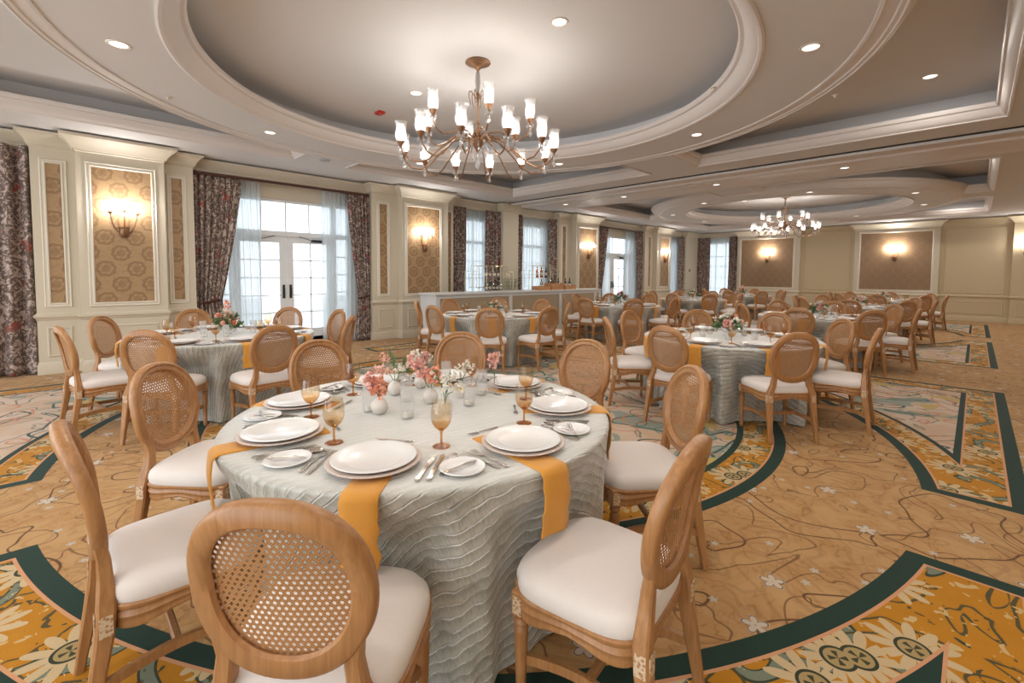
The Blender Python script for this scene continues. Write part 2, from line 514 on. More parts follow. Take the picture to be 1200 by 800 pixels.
SC.camera = co

# ------------------------------------------------------------------ room shell
XW = -9.18            # face of the narrow pilasters on the window wall
YW = 21.2             # far wall panel plane
XR, YB = 3.4, -4.2
ZC = 3.40             # soffit height
ZT = 3.80             # raised ceiling inside the coffers
f = MB(); f.box(-9.9, XR + .2, YB - .2, YW + .6, -.12, 0); floor = tag(f.build('floor', m_carpet, smooth=0), kind='structure')
f = MB(); f.box(-30, -9.9, -12, 40, -.2, -.06); tag(f.build('exterior_ground', m_terrace, smooth=0), kind='structure')

nstruct = {'trim': 0, 'window': 0, 'door': 0}
def sname(k):
    nstruct[k] += 1; return '%s_%d' % (k, nstruct[k])

class Fac:
    """facade frame: u along the wall, n out of the wall, z up"""
    def __init__(s, kind): s.k = kind
    def P(s, u, n, z):
        return (XW + n, u, z) if s.k == 'L' else (u, YW - n, z)
    def box(s, m, u0, u1, n0, n1, z0, z1, bev=0): m.box(u0, u1, n0, n1, z0, z1, bev, tf=s.P)
    def stack(s, m, u0, u1, n0, n1, lev):
        """box whose outline flares: lev = [(z, flare)]"""
        L = [[s.P(u0 - f, n0, z), s.P(u1 + f, n0, z), s.P(u1 + f, n1 + f, z), s.P(u0 - f, n1 + f, z)] for z, f in lev]
        m.loops(L, True, True, True)
    def ring(s, m, u0, u1, z0, z1, prof):
        """picture-frame moulding: prof = [(outward, n)]"""
        L = [[s.P(u0 - o, n, z0 - o), s.P(u1 + o, n, z0 - o), s.P(u1 + o, n, z1 + o), s.P(u0 - o, n, z1 + o)] for o, n in prof]
        m.loops(L, True)
CROWN = [(3.17, 0), (3.19, .015), (3.20, .03), (3.22, .035), (3.26, .05), (3.31, .095), (3.335, .12), (3.34, .135), (3.372, .135)]
CROWNBIG = [(3.15, 0), (3.16, .012), (3.18, .014), (3.185, .03), (3.22, .045), (3.27, .085), (3.32, .14), (3.335, .16), (3.375, .16)]
RAIL = [(.76, 0), (.775, .012), (.80, .02), (.81, .035), (.84, .035), (.845, .02), (.86, .008), (.87, 0)]
BASE = [(0, .02), (.13, .02), (.145, .012), (.165, .008), (.175, 0)]
FRAME = [(0, 0), (.0, .012), (.008, .022), (.02, .022), (.028, .012), (.045, .012), (.055, .02), (.062, .012), (.066, 0)]
THIN = [(0, 0), (.004, .010), (.016, .014), (.028, .006), (.03, 0)]

def pilaster(fc, u0, u1, n1, panel, mat=m_wall, crown=CROWN, n0=-.6, lower=True, wp=None, zp=(1.01, 2.97), frame=FRAME):
    m = MB(); fc.box(m, u0, u1, n0, n1, 0, 3.36)
    fc.stack(m, u0, u1, n0, n1, crown); fc.stack(m, u0, u1, n0, n1, RAIL); fc.stack(m, u0, u1, n0, n1, BASE)
    if lower:
        g = .09 if u1 - u0 < .6 else .13
        L = [(o, n1 + n) for o, n in THIN]
        fc.ring(m, u0 + g + .03, u1 - g - .03, .27, .64, L)
    o = tag(m.build(sname('trim'), mat, smooth=30), kind='structure')
    if panel:
        a, b = panel
        k = MB(); fc.ring(k, a, b, zp[0], zp[1], [(o_, n1 + n) for o_, n in frame]); k.build('panel_moulding', m_trim, o, smooth=30)
        k = MB(); fc.box(k, a - .004, b + .004, n1 + .001, n1 + .005, zp[0] - .004, zp[1] + .004); k.build('wallpaper_panel', wp or m_damask, o, smooth=0)
    return o
FL = Fac('L')
# y ranges of the window wall, read through the camera solve
for a, b, n1, pn, big in [(-.21, .24, 0, (-.06, .09), 0), (.24, 1.25, .18, (.40, 1.08), 1), (1.25, 1.66, 0, (1.36, 1.50), 0),
                          (4.86, 5.48, 0, (5.03, 5.21), 0), (5.48, 6.74, .18, (5.61, 6.49), 1), (6.74, 7.04, 0, (6.82, 6.95), 0),
                          (8.74, 9.34, 0, None, 0), (11.15, 11.78, 0, (11.31, 11.47), 0), (11.78, 13.02, .18, (11.95, 12.88), 1), (13.02, 13.3, 0, None, 0),
                          (16.42, 17.06, 0, (16.68, 16.85), 0), (17.06, 18.22, .18, (17.30, 18.03), 1), (18.22, 18.56, 0, None, 0), (20.05, 21.7, 0, None, 0),
                          (-5.2, -3.9, 0, None, 0)]:
    pilaster(FL, a, b, n1, pn, crown=CROWNBIG if big else CROWN, zp=(1.01, 2.96))
# headers over the bays
BAYS = [(-3.9, -.21), (1.66, 4.86), (7.04, 8.74), (9.34, 11.15), (13.3, 16.42), (18.56, 20.05)]
for a, b in BAYS:
    m = MB(); FL.box(m, a, b, -.6, -.20, 3.14, 3.36); FL.stack(m, a, b, -.6, -.20, [(3.22, 0), (3.24, .02), (3.29, .05), (3.33, .09), (3.372, .09)])
    tag(m.build(sname('trim'), m_wall, smooth=30), kind='structure')

def lattice(m, y0, y1, z0, z1, ny, nz, xc, t=.024, d=.03):
    for i in range(1, ny):
        yy = y0 + (y1 - y0) * i / ny; m.box(xc - d / 2, xc + d / 2, yy - t / 2, yy + t / 2, z0, z1)
    for i in range(1, nz):
        zz = z0 + (z1 - z0) * i / nz; m.box(xc - d / 2, xc + d / 2, y0, y1, zz - t / 2, zz + t / 2)
def frame4(m, y0, y1, z0, z1, w, x0, x1):
    m.box(x0, x1, y0, y0 + w, z0, z1); m.box(x0, x1, y1 - w, y1, z0, z1)
    m.box(x0, x1, y0 + w, y1 - w, z1 - w, z1); m.box(x0, x1, y0 + w, y1 - w, z0, z0 + w)
XO = -9.68
def doorway(a, b):
    """glazed french double door with side lights and transom"""
    c = (a + b) / 2; m = MB()
    m.box(XO - .08, XO + .1, a, c - 1.30, 0, 3.14); m.box(XO - .08, XO + .1, c + 1.30, b, 0, 3.14)
    m.box(XO - .08, XO + .1, c - 1.30, c + 1.30, 2.88, 3.14)
    o = tag(m.build(sname('window'), m_wall, smooth=0), kind='structure')
    k = MB()
    for s0, s1 in ((c - 1.30, c - .95), (c - .95, c + .95), (c + .95, c + 1.30)):
        frame4(k, s0, s1, 2.22, 2.88, .05, XO - .03, XO + .05)
    for s0, s1 in ((c - 1.30, c - .95), (c + .95, c + 1.30)):
        frame4(k, s0, s1, .02, 2.22, .05, XO - .03, XO + .05); lattice(k, s0 + .05, s1 - .05, .3, 2.17, 1, 5, XO + .01)
        k.box(XO - .01, XO + .03, s0 + .05, s1 - .05, .07, .32)
    lattice(k, c - .90, c + .90, 2.27, 2.83, 4, 1, XO + .01)
    k.box(XO - .03, XO + .07, c - .95, c + .95, 2.17, 2.24)
    k.build('window_frame', m_white, o, smooth=0)
    k = MB()
    for s0, s1 in ((c - 1.25, c - 1.0), (c - .90, c + .90), (c + 1.0, c + 1.25)): k.box(XO + .007, XO + .012, s0, s1, 2.27, 2.83)
    for s0, s1 in ((c - 1.25, c - 1.0), (c + 1.0, c + 1.25)): k.box(XO + .007, XO + .012, s0, s1, .32, 2.17)
    k.build('window_pane', m_pane, o, smooth=0)
    for sg in (-1, 1):
        y0, y1 = sorted((c + sg * .005, c + sg * .94))
        k = MB(); frame4(k, y0, y1, .02, 2.17, .125, XO - .02, XO + .03); k.box(XO - .02, XO + .03, y0 + .1, y1 - .1, .02, .32)
        lattice(k, y0 + .125, y1 - .125, .32, 2.05, 2, 5, XO + .005)
        dd = tag(k.build(sname('door'), m_white, smooth=0), kind='structure')
        k = MB(); k.box(XO + .002, XO + .008, y0 + .125, y1 - .125, .32, 2.05); k.build('door_pane', m_pane, dd, smooth=0)
        k = MB(); hy = c + sg * .065
        k.box(XO + .03, XO + .045, hy - .022, hy + .022, .95, 1.22, .004)
        k.tube([(XO + .045, hy, 1.0), (XO + .085, hy, 1.0), (XO + .09, hy, 1.02), (XO + .09, hy, 1.15), (XO + .085, hy, 1.17), (XO + .045, hy, 1.17)], .009, 8)
        k.build('door_handle', m_black, dd)
        k = MB(); k.box(XO + .03, XO + .07, c + sg * .60 - .12, c + sg * .60 + .12, 2.08, 2.13, .005)
        k.tube([(XO + .06, c + sg * .52, 2.10), (XO + .17, c + sg * .40, 2.12), (XO + .06, c + sg * .22, 2.18)], .007, 6)
        k.build('door_closer', m_black, dd)
def winbay(a, b, ny=3):
    m = MB()
    m.box(XO - .08, XO + .1, a, a + .25, 0, 3.14); m.box(XO - .08, XO + .1, b - .25, b, 0, 3.14); m.box(XO - .08, XO + .1, a + .25, b - .25, 2.95, 3.14)
    m.box(XO - .08, XO + .1, a + .25, b - .25, 0, .35)
    o = tag(m.build(sname('window'), m_wall, smooth=0), kind='structure')
    k = MB(); frame4(k, a + .25, b - .25, .35, 2.95, .06, XO - .03, XO + .06); k.box(XO - .03, XO + .06, a + .3, b - .3, 2.27, 2.35)
    lattice(k, a + .31, b - .31, .41, 2.27, ny, 4, XO + .01); lattice(k, a + .31, b - .31, 2.35, 2.89, ny, 1, XO + .01)
    k.box(XO + .05, XO + .14, a + .2, b - .2, .32, .36)
    k.build('window_frame', m_white, o, smooth=0)
    k = MB(); k.box(XO + .007, XO + .012, a + .31, b - .31, .41, 2.89); k.build('window_pane', m_pane, o, smooth=0)
doorway(1.66, 4.86); doorway(13.3, 16.42)
winbay(-3.9, -.21, 6); winbay(7.04, 8.74, 3); winbay(9.34, 11.15, 3); winbay(18.56, 20.05, 3)

# far wall: pilasters with bronze panels, pale vinyl recesses, one window bay in the corner
FR = Fac('F')
def recess(u0, u1):
    m = MB(); FR.box(m, u0, u1, -.6, -.15, 0, 3.36)
    FR.stack(m, u0, u1, -.6, -.15, [(3.17, 0), (3.19, .02), (3.25, .03), (3.33, .09), (3.372, .09)]); FR.stack(m, u0, u1, -.6, -.15, RAIL); FR.stack(m, u0, u1, -.6, -.15, BASE)
    for z0, z1 in ((.95, 3.05), (.28, .64)): FR.ring(m, u0 + .16, u1 - .16, z0, z1, [(o, -.15 + n) for o, n in THIN])
    tag(m.build(sname('trim'), m_farwall, smooth=30), kind='structure')
def farpil(u0, u1, n1, pn, **k): return pilaster(FR, u0, u1, n1, pn, crown=CROWNBIG, wp=m_damaskfar, zp=(.99, 3.0), **k)
farpil(-9.8, -9.22, 0, None); 
pilaster(FR, -7.40, -5.02, .0, (-7.23, -5.25), crown=CROWNBIG, wp=m_damaskfar, zp=(.99, 2.99))
recess(-5.02, -3.24)
pilaster(FR, -3.24, -.91, .0, (-3.06, -1.09), crown=CROWNBIG, wp=m_damaskfar, zp=(.99, 3.02))
recess(-.91, .77)
pilaster(FR, .77, 1.75, .02, None, mat=m_farwall, crown=CROWNBIG); recess(1.75, XR + .2)
m = MB(); FR.box(m, -9.22, -7.40, -.6, -.2, 3.16, 3.36); FR.stack(m, -9.22, -7.4, -.6, -.2, [(3.22, 0), (3.24, .02), (3.29, .05), (3.33, .09), (3.372, .09)])
tag(m.build(sname('trim'), m_wall, smooth=30), kind='structure')
m = MB(); yo = YW + .5
m.box(-9.22, -8.95, yo - .05, yo + .1, 0, 3.16); m.box(-7.65, -7.4, yo - .05, yo + .1, 0, 3.16); m.box(-8.95, -7.65, yo - .05, yo + .1, 2.95, 3.16); m.box(-8.95, -7.65, yo - .05, yo + .1, 0, .35)
o = tag(m.build(sname('window'), m_wall, smooth=0), kind='structure')
k = MB()
for xx in (-8.95, -8.52, -8.09, -7.68): k.box(xx, xx + .04, yo - .03, yo + .03, .35, 2.95)
for zz in (.35, .85, 1.35, 1.85, 2.3, 2.9): k.box(-8.95, -7.65, yo - .03, yo + .03, zz, zz + .04)
k.build('window_frame', m_white, o, smooth=0)
k = MB(); k.box(-8.95, -7.65, yo, yo + .005, .35, 2.95); k.build('window_pane', m_pane, o, smooth=0)
# side wall (unseen); no rear wall, so the sky adds fill light
m = MB(); m.box(XR, XR + .2, YB, YW + .3, 0, 3.4); tag(m.build('wall_right', m_farwall, smooth=0), kind='structure')

# ------------------------------------------------------------------ ceiling
def opening(cx, cy, hx, hy, R, g, sx, sy):
    q = math.sqrt(R * R - g * g); a0 = math.atan2(g, q); a1 = math.atan2(q, g); P = [(g, hy), (hx, hy), (hx, g)]
    N = 40
    for i in range(N + 1):
        a = a0 + (a1 - a0) * i / N; P.append((R * math.cos(a), R * math.sin(a)))
    P = [(cx + sx * x, cy + sy * y) for x, y in P]
    A = sum(P[i][0] * P[(i + 1) % len(P)][1] - P[(i + 1) % len(P)][0] * P[i][1] for i in range(len(P)))
    return P if A > 0 else P[::-1]          # counter-clockwise
def circle(cx, cy, r, n=128): return [(cx + r * math.cos(2 * PI * i / n), cy + r * math.sin(2 * PI * i / n)) for i in range(n)]
def inset(P, d):
    """move a counter-clockwise outline inwards by d (negative: outwards)"""
    n = len(P); out = []
    for i in range(n):
        a = Vector(P[i - 1]); b = Vector(P[i]); c = Vector(P[(i + 1) % n])
        e1 = (b - a).normalized(); e2 = (c - b).normalized()
        n1 = Vector((-e1.y, e1.x)); n2 = Vector((-e2.y, e2.x)); m_ = (n1 + n2)
        k = max(.35, m_.length_squared / 2); m_ = m_ / k
        out.append((b.x + m_.x * d, b.y + m_.y * d))
    return out
MODS = [(-4.03, 3.40, 4.24, 4.80), (-4.03, 15.45, 4.24, 4.60)]
RO, GAP, RD = 3.72, .44, 2.84
holes = []
for cx, cy, hx, hy in MODS:
    for sx in (-1, 1):
        for sy in (-1, 1): holes.append(opening(cx, cy, hx, hy, RO, GAP, sx, sy))
    holes.append(circle(cx, cy, RD))
outer = [(-9.9, YB), (XR + .2, YB), (XR + .2, YW + .7), (-9.9, YW + .7)]
polys = [outer] + holes
tri = tessellate_polygon([[Vector((*p, 0)) for p in P] for P in polys])
allp = [p for P in polys for p in P]
m = MB(); m.add([(p[0], p[1], ZC) for p in allp], tri)
ceiling = tag(m.build('ceiling', m_ceil, smooth=0), kind='structure')
m = MB(); m.box(-9.95, XR + .25, YB - .05, YW + .75, ZT, ZT + .15); m.build('raised_ceiling', m_ceil, ceiling, smooth=0)
PROF = [(0, 3.40), (0, 3.385), (.012, 3.378), (.028, 3.385), (.032, 3.40), (.05, 3.41), (.075, 3.44), (.095, 3.49), (.10, 3.505), (.12, 3.51), (.13, 3.53), (.13, 3.565), (.10, 3.575), (-.24, 3.58)]
PROFD = [(o * 1.55 if o > 0 else o, z) for o, z in PROF]
for H in holes:
    PR = PROFD if len(H) == 128 else PROF
    m = MB(); m.loops([[(x, y, z) for x, y in inset(H, o)] for o, z in PR]); m.build('coffer_moulding', m_ceilmold, ceiling, smooth=30)
    m = MB(); m.loops([[(x, y, z) for x, y in inset(H, -.24)] for z in (3.58, 3.80)]); m.build('coffer_cove', m_ceil, ceiling, smooth=30)
for cx, cy, hx, hy in MODS:      # bead on the underside where the round ring ends
    m = MB(); m.lathe([(RO - .16, ZC), (RO - .155, ZC - .012), (RO - .13, ZC - .016), (RO - .12, ZC - .004), (RO - .04, ZC - .004), (RO - .03, ZC - .014), (RO - .0, ZC - .014), (RO, ZC)], (cx, cy, 0), 128)
    m.build('ring_bead', m_ceilmold, ceiling, smooth=30)
# partition track beam between the two halves: a dark slot, then a stepped soffit
m = MB(); m.box(-9.1, XR, 8.86, 8.92, ZC - .012, ZC - .001); m.build('track_slot', m_dark, ceiling, smooth=0)
m = MB()
prof = [(8.93, ZC - .001), (8.93, ZC - .05), (8.98, ZC - .055), (9.02, ZC - .04), (9.30, ZC - .04), (9.33, ZC - .065), (9.40, ZC - .07), (9.44, ZC - .05), (10.18, ZC - .05), (10.22, ZC - .068), (10.28, ZC - .07), (10.32, ZC - .04), (10.52, ZC - .036), (10.58, ZC - .02), (10.62, ZC - .001)]
m.loops([[(-9.15, y, z) for y, z in prof], [(XR, y, z) for y, z in prof]], closed=False)
m.build('partition_beam', m_ceilmold, ceiling, smooth=30)

def light(name, kind, loc, energy, col=(1, .86, .68), size=.1, rot=(0, 0, 0), shape='DISK', sy=None, spread=None, parent=None):
    l = bpy.data.lights.new(name, kind); l.energy = energy; l.color = col
    if kind == 'AREA':
        l.shape = shape; l.size = size
        if sy: l.size_y = sy
        if spread: l.spread = spread
    elif kind == 'POINT': l.shadow_soft_size = size
    o = bpy.data.objects.new(name, l); COL.objects.link(o); o.location = loc; o.rotation_euler = rot
    if parent: o.parent = parent
    return o
WARM = (1, .94, .86)
DL = 20
# recessed downlights: eight on each ring, four in each dome, one in each coffer corner, added unseen lamps over the side aisle and rear
m = MB(); m.lathe([(.062, -.001), (.066, -.006), (.085, -.007), (.088, -.002), (.088, .0)], n=28)
dl = empty('recessed_downlight', label='x', cat='ceiling light', group='recessed ceiling downlights')
m.build('trim_ring', m_trim, dl); k = MB(); k.lathe([(.0005, -.004), (.064, -.004)], n=28); k.build('lens', m_lens, dl)
PD = Proto(dl)
def down(x, y, z, lab, e=1.0, col=WARM):
    PD.place((x, y, z), label=lab)
    light('downlight_glow', 'AREA', (x, y, z - .02), DL * e, col, .12)
ringnames = ['toward the open carpet side', 'at the far aisle corner', 'toward the far end', 'at the far window corner', 'toward the window side', 'at the close window corner', 'toward the camera end', 'at the close aisle corner']
for mi, (cx, cy, hx, hy) in enumerate(MODS):
    dn = ('first', 'far')[mi]
    for i in range(8):
        a = D(22.5 + 45 * i)
        down(cx + 3.2 * math.cos(a), cy + 3.2 * math.sin(a), ZC, 'round recessed downlight in the %s dome ring, %s' % (dn, ringnames[i]), 1.0)
    for i in (0, 2):
        down(cx + 1.2 * math.cos(PI / 2 * i), cy + 1.2 * math.sin(PI / 2 * i), ZT, 'small recessed downlight inside the %s dome, %s of the chandelier' % (dn, ('open carpet side', 'far side', 'window side', 'camera side')[i]), .8)
    for sx in (1,):
        for sy in (-1, 1):
            down(cx + sx * 3.55, cy + sy * 3.95, ZT, 'recessed downlight in the %s raised coffer corner at the %s %s end' % (dn, ('window', 'carpet')[sx > 0], ('camera', 'distant')[sy > 0]), 1.0)
for i, (x, y) in enumerate([(-7.9, 9.85), (-6.1, 9.85), (-3.9, 9.85), (-1.7, 9.85)]):
    down(x, y, ZC - .05, 'recessed downlight in the partition beam, place %s counted from the windows' % ('one', 'two', 'three', 'four')[i], .9)
for y in (-1.5, 2.0, 5.5, 9, 12.5, 16, 19.2):  # unseen lamps without fittings, added to warm the open carpet side
    light('added_aisle_lamp', 'AREA', (1.9, y, ZC - .02), DL * 1.2, WARM, .15)
for x in (-6.5, -4, -1.5):  # more unseen lamps without fittings, added as warm light behind the camera
    light('added_rear_lamp', 'AREA', (x, -2.6, ZC - .02), DL * 1.4, WARM, .15)

# ceiling fittings
def disc(name, x, y, z, lab, cat, mat, r=.07):
    m = MB(); m.lathe([(r, 0), (r, -.012), (r * .8, -.02), (.001, -.022)], (x, y, z), 24); return tag(m.build(name, mat), lab, cat)
disc('ceiling_speaker', -7.98, 3.35, ZC, 'small grey round ceiling speaker above the window row table', 'speaker', flat('grey_grille', (.42, .42, .42)), .09)
k = empty('fire_alarm_strobe', (-6.2, 3.42, ZT), label='small red fire alarm on the dome ceiling near the first chandelier', cat='fire alarm')
m = MB(); m.box(-.07, .07, -.05, .05, -.035, 0, .006); m.build('housing', m_red, k); m = MB(); m.box(-.03, .03, -.02, .02, -.05, -.034, .004); m.build('strobe_lens', m_clear, k)
k = empty('fire_alarm_strobe', (-6.3, 15.5, ZT), label='red fire alarm on the dome ceiling near the far chandelier', cat='fire alarm')
m = MB(); m.box(-.07, .07, -.05, .05, -.035, 0, .006); m.build('housing', m_red, k)
for i, (x, y) in enumerate([(-6.4, .95), (-1.15, 6.0), (-2.0, 4.9)]):
    m = MB(); m.lathe([(.03, 0), (.032, -.006), (.012, -.012), (.010, -.03), (.016, -.034), (.001, -.036)], (x, y, ZC), 14)
    tag(m.build('sprinkler_head', m_trim), 'small sprinkler head on the dome ring %s' % ('over the window row', 'at the distant carpet corner', 'over the aisle row')[i], 'sprinkler')
for i, (x0, x1) in enumerate([(-7.3, -6.3), (-4.9, -3.9)]):
    m = MB(); m.box(x0, x1, 9.55, 9.72, ZC - .055, ZC - .049)
    for j in range(3): m.box(x0 + .01, x1 - .01, 9.57 + .05 * j, 9.585 + .05 * j, ZC - .062, ZC - .054)
    tag(m.build('air_vent', m_trim, smooth=0), 'long slot air vent in the partition beam, %s' % ('closer to the windows', 'closer to the aisle')[i], 'vent')

# ------------------------------------------------------------------ curtains
def drape(name, mat, fc, u_in, u_out, n, z1, lab, cat, folds=7, amp=.035, tie=None, group=None, z0=.015, thick=True, flare=None, NU=90, NZ=34):
    """u_out = hem edge by the pilaster, u_in = leading edge; tie = (z, width fraction)"""
    m = MB(); uv = []; L = []
    for i in range(NZ + 1):
        z = z1 + (z0 - z1) * i / NZ
        w = 1.0
        if tie:
            zt, wf, wb = tie
            if z > zt:
                t = (z1 - z) / (z1 - zt); w = 1 + (wf - 1) * (t ** 1.35)
            else:
                t = (zt - z) / zt; w = wf + (wb - wf) * min(1, t * 1.6) ** .7
        row = []
        for j in range(NU + 1):
            t = j / NU; u = u_out + (u_in - u_out) * w * t
            ph = folds * 2 * PI * t + .5 * math.sin(3 * t * PI + i * .05)
            aa = amp * (.75 + .35 * math.sin(5 * t + 1)) * (1.15 if w < .95 else 1)
            row.append(fc.P(u, n + aa * math.sin(ph) + .012 * math.sin(2.3 * ph + z * 2), z)); uv.append((t * abs(u_in - u_out) * 1.5, z))
        L.append(row)
    m.loops(L, closed=False); o = m.build(name, mat, smooth=180); set_uv(o, uv)
    if thick:
        sm = o.modifiers.new('solid', 'SOLIDIFY'); sm.thickness = .006; sm.offset = 0
    return tag(o, lab, cat, group)
def rod(fc, u0, u1, n, z, lab):
    r = empty('curtain_rod', fc.P((u0 + u1) / 2, n, z), label=lab, cat='curtain rod', group='dark curtain rods')
    m = MB(); h = (u1 - u0) / 2
    if fc.k == 'L': m.tube([(0, -h, 0), (0, h, 0)], .028, 12)
    else: m.tube([(-h, 0, 0), (h, 0, 0)], .028, 12)
    m.build('pole', m_rod, r)
    for s_ in (-1, 1):
        m = MB(); c = (0, s_ * (h - .03), 0) if fc.k == 'L' else (s_ * (h - .03), 0, 0)
        m.sphere(c, .037, 12, 8); m.build('finial', m_rod, r)
def tieback(fc, u0, u1, n, z, lab):
    m = MB(); P = []
    for i in range(25):
        a = 2 * PI * i / 24; P.append(fc.P((u0 + u1) / 2 + (u1 - u0) / 2 * math.cos(a), n + .055 * math.sin(a), z + .03 * math.cos(a)))
    m.tube(P[:-1], .010, 8, closed=True, flat=2.2); tag(m.build('curtain_tieback', m_rod), lab, 'tieback')
ND = -.12
drape('curtain', m_drape, FL, -1.75, -.22, ND, 3.17, 'floor-length floral curtain beside the first narrow wall panel, cut by the picture edge', 'curtain', folds=8, amp=.07)
for bi, (a, b, nm) in enumerate([(1.66, 4.86, 'front glass doors'), (13.3, 16.42, 'distant glass doors')]):
    rod(FL, a + .02, b - .02, ND + .02, 3.13, 'dark wood curtain rod over the %s' % nm)
    for s_, u0, u1, sd in ((1, a + .02, a + .74, 'camera side'), (-1, b - .02, b - .50, 'far side')):
        drape('curtain', m_drape, FL, u1, u0, ND, 3.11, 'floral curtain tied back at the %s, %s of the opening' % (nm, sd), 'curtain', folds=7, amp=.035, tie=(.95, .52, .62))
        e = u0 + (u1 - u0) * .5
        tieback(FL, min(u0, e) - .01, max(u0, e) + .01, ND, .95, 'floral tieback holding the %s curtain of the %s' % (sd, nm))
        si = u0 + s_ * (1.06 if s_ > 0 else .96)
        drape('sheer_curtain', m_sheer, FL, si, u0 + s_ * .05, ND - .14, 3.12, 'white sheer curtain at the %s, %s of the opening' % (nm, sd), 'sheer curtain', folds=9, amp=.03, thick=False)
for a, b, wl, wr, nm in ((7.04, 8.74, .50, .54, 'first window behind the bar'), (9.34, 11.15, .30, .36, 'second window behind the bar'), (18.56, 20.05, .05, .42, 'last window of the side wall')):
    if wl > .1: drape('curtain', m_drape, FL, a + wl, a + .01, ND, 3.16, 'straight floral curtain at the near edge of the %s' % nm, 'curtain', folds=5, amp=.04)
    drape('curtain', m_drape, FL, b - wr, b - .01, ND, 3.16, 'straight floral curtain at the far edge of the %s' % nm, 'curtain', folds=5, amp=.04)
    drape('sheer_curtain', m_sheer, FL, b - .1, a + .1, ND - .16, 3.14, 'white sheer curtain across the %s' % nm, 'sheer curtain', folds=16, amp=.025, thick=False, NU=160)
drape('curtain', m_drape, FR, -8.62, -9.20, ND + .02, 3.18, 'floral curtain on the far wall window, corner edge', 'curtain', folds=5, amp=.04)
drape('curtain', m_drape, FR, -7.80, -7.42, ND + .02, 3.18, 'floral curtain on the far wall window, edge by the bronze panel', 'curtain', folds=4, amp=.04)
drape('sheer_curtain', m_sheer, FR, -7.5, -9.1, ND - .14, 3.15, 'white sheer curtain across the far wall window', 'sheer curtain', folds=14, amp=.025, thick=False, NU=140)

# ------------------------------------------------------------------ wall sconces
m_alabaster = flat('amber_alabaster', (.62, .33, .16), .45, var=.2, scale=20)
def make_sconce():
    """back plate at the origin, projecting along +X"""
    r = empty('wall_sconce', cat='wall light', group='three-light wall sconces')
    m = MB(); m.lathe([(.001, -.16), (.03, -.155), (.055, -.12), (.062, -.06), (.058, -.03), (.068, -.02), (.066, -.005), (.045, .0), (.02, .02), (.001, .02)], (.045, 0, .06), 16)
    m.build('bowl', m_brass, r)
    m = MB(); m.lathe([(.05, .0), (.054, .08), (.052, .18), (.04, .26), (.001, .275)], (.035, 0, .06), 14); m.build('backplate', m_alabaster, r)
    for k, (dx, dy, dz) in enumerate(((.12, -.155, .24), (.19, 0, .27), (.12, .155, .24))):
        a = MB(); s_ = (dy > 0) - (dy < 0)
        P = []
        for i in range(13):
            t = i / 12
            P.append((.05 + (dx - .05) * t, dy * t * (1 + .25 * math.sin(PI * t)), .02 - .06 * math.sin(PI * min(1, t * 1.3)) + dz * t ** 2.2))
        a.tube(P, .007, 6)
        arm = a.build('arm', m_brass, r)
        c = MB(); c.lathe([(.004, -.01), (.012, 0), (.032, .022), (.034, .03), (.012, .03)], (dx, dy, dz), 12); c.build('candle_cup', m_brass, arm)
        sh = MB(); sh.lathe([(.022, .03), (.034, .05), (.040, .09), (.036, .13), (.040, .165), (.050, .19)], (dx, dy, dz), 20, flute=.03, fn=10); sh.build('glass_shade', m_shade, arm)
        b = MB(); b.sphere((dx, dy, dz + .085), .017, 10, 7, (1, 1, 1.7)); b.build('bulb', m_bulb, arm)
        d = MB(); d.lathe([(.001, -.085), (.011, -.07), (.007, -.045), (.002, -.03), (.001, -.01)], (dx, dy, dz), 8); d.build('crystal_drop', m_crystal, arm)
    return r
sc = Proto(make_sconce())
def sconce(x, y, z, rz, lab, e=1.0):
    o = sc.place((x, y, z), rz, label=lab)
    for dx, dy in ((.12, -.155), (.19, 0), (.12, .155)):
        p = Matrix.Rotation(rz, 3, 'Z') @ Vector((dx, dy, .34)); light('sconce_bulb', 'POINT', (x + p.x, y + p.y, z + p.z), 26.0 * e, (1, .96, .92), .03)
for y, nm in ((.74, 'first damask panel beside the front doors'), (6.05, 'second damask panel before the bar'), (12.42, 'third damask panel beyond the bar'), (17.66, 'fourth damask panel near the corner')):
    sconce(-9.0, y, 2.06, 0, 'brass three-arm wall sconce on the %s' % nm)
sconce(-6.2, 21.2, 2.10, -PI / 2, 'brass wall sconce on the bronze far wall panel nearer the corner', 1.8)
sconce(-2.07, 21.2, 2.10, -PI / 2, 'brass wall sconce on the wide bronze far wall panel by the aisle', 1.8)
sconce(1.05, 21.18, 2.2, -PI / 2, 'brass wall sconce on the plain far pilaster at the picture edge')
m = MB(); m.box(-9.17, -9.155, 20.35, 20.47, 1.62, 1.74, .004); tag(m.build('wall_thermostat', m_brass), 'small brown thermostat on the pilaster by the far corner', 'thermostat')

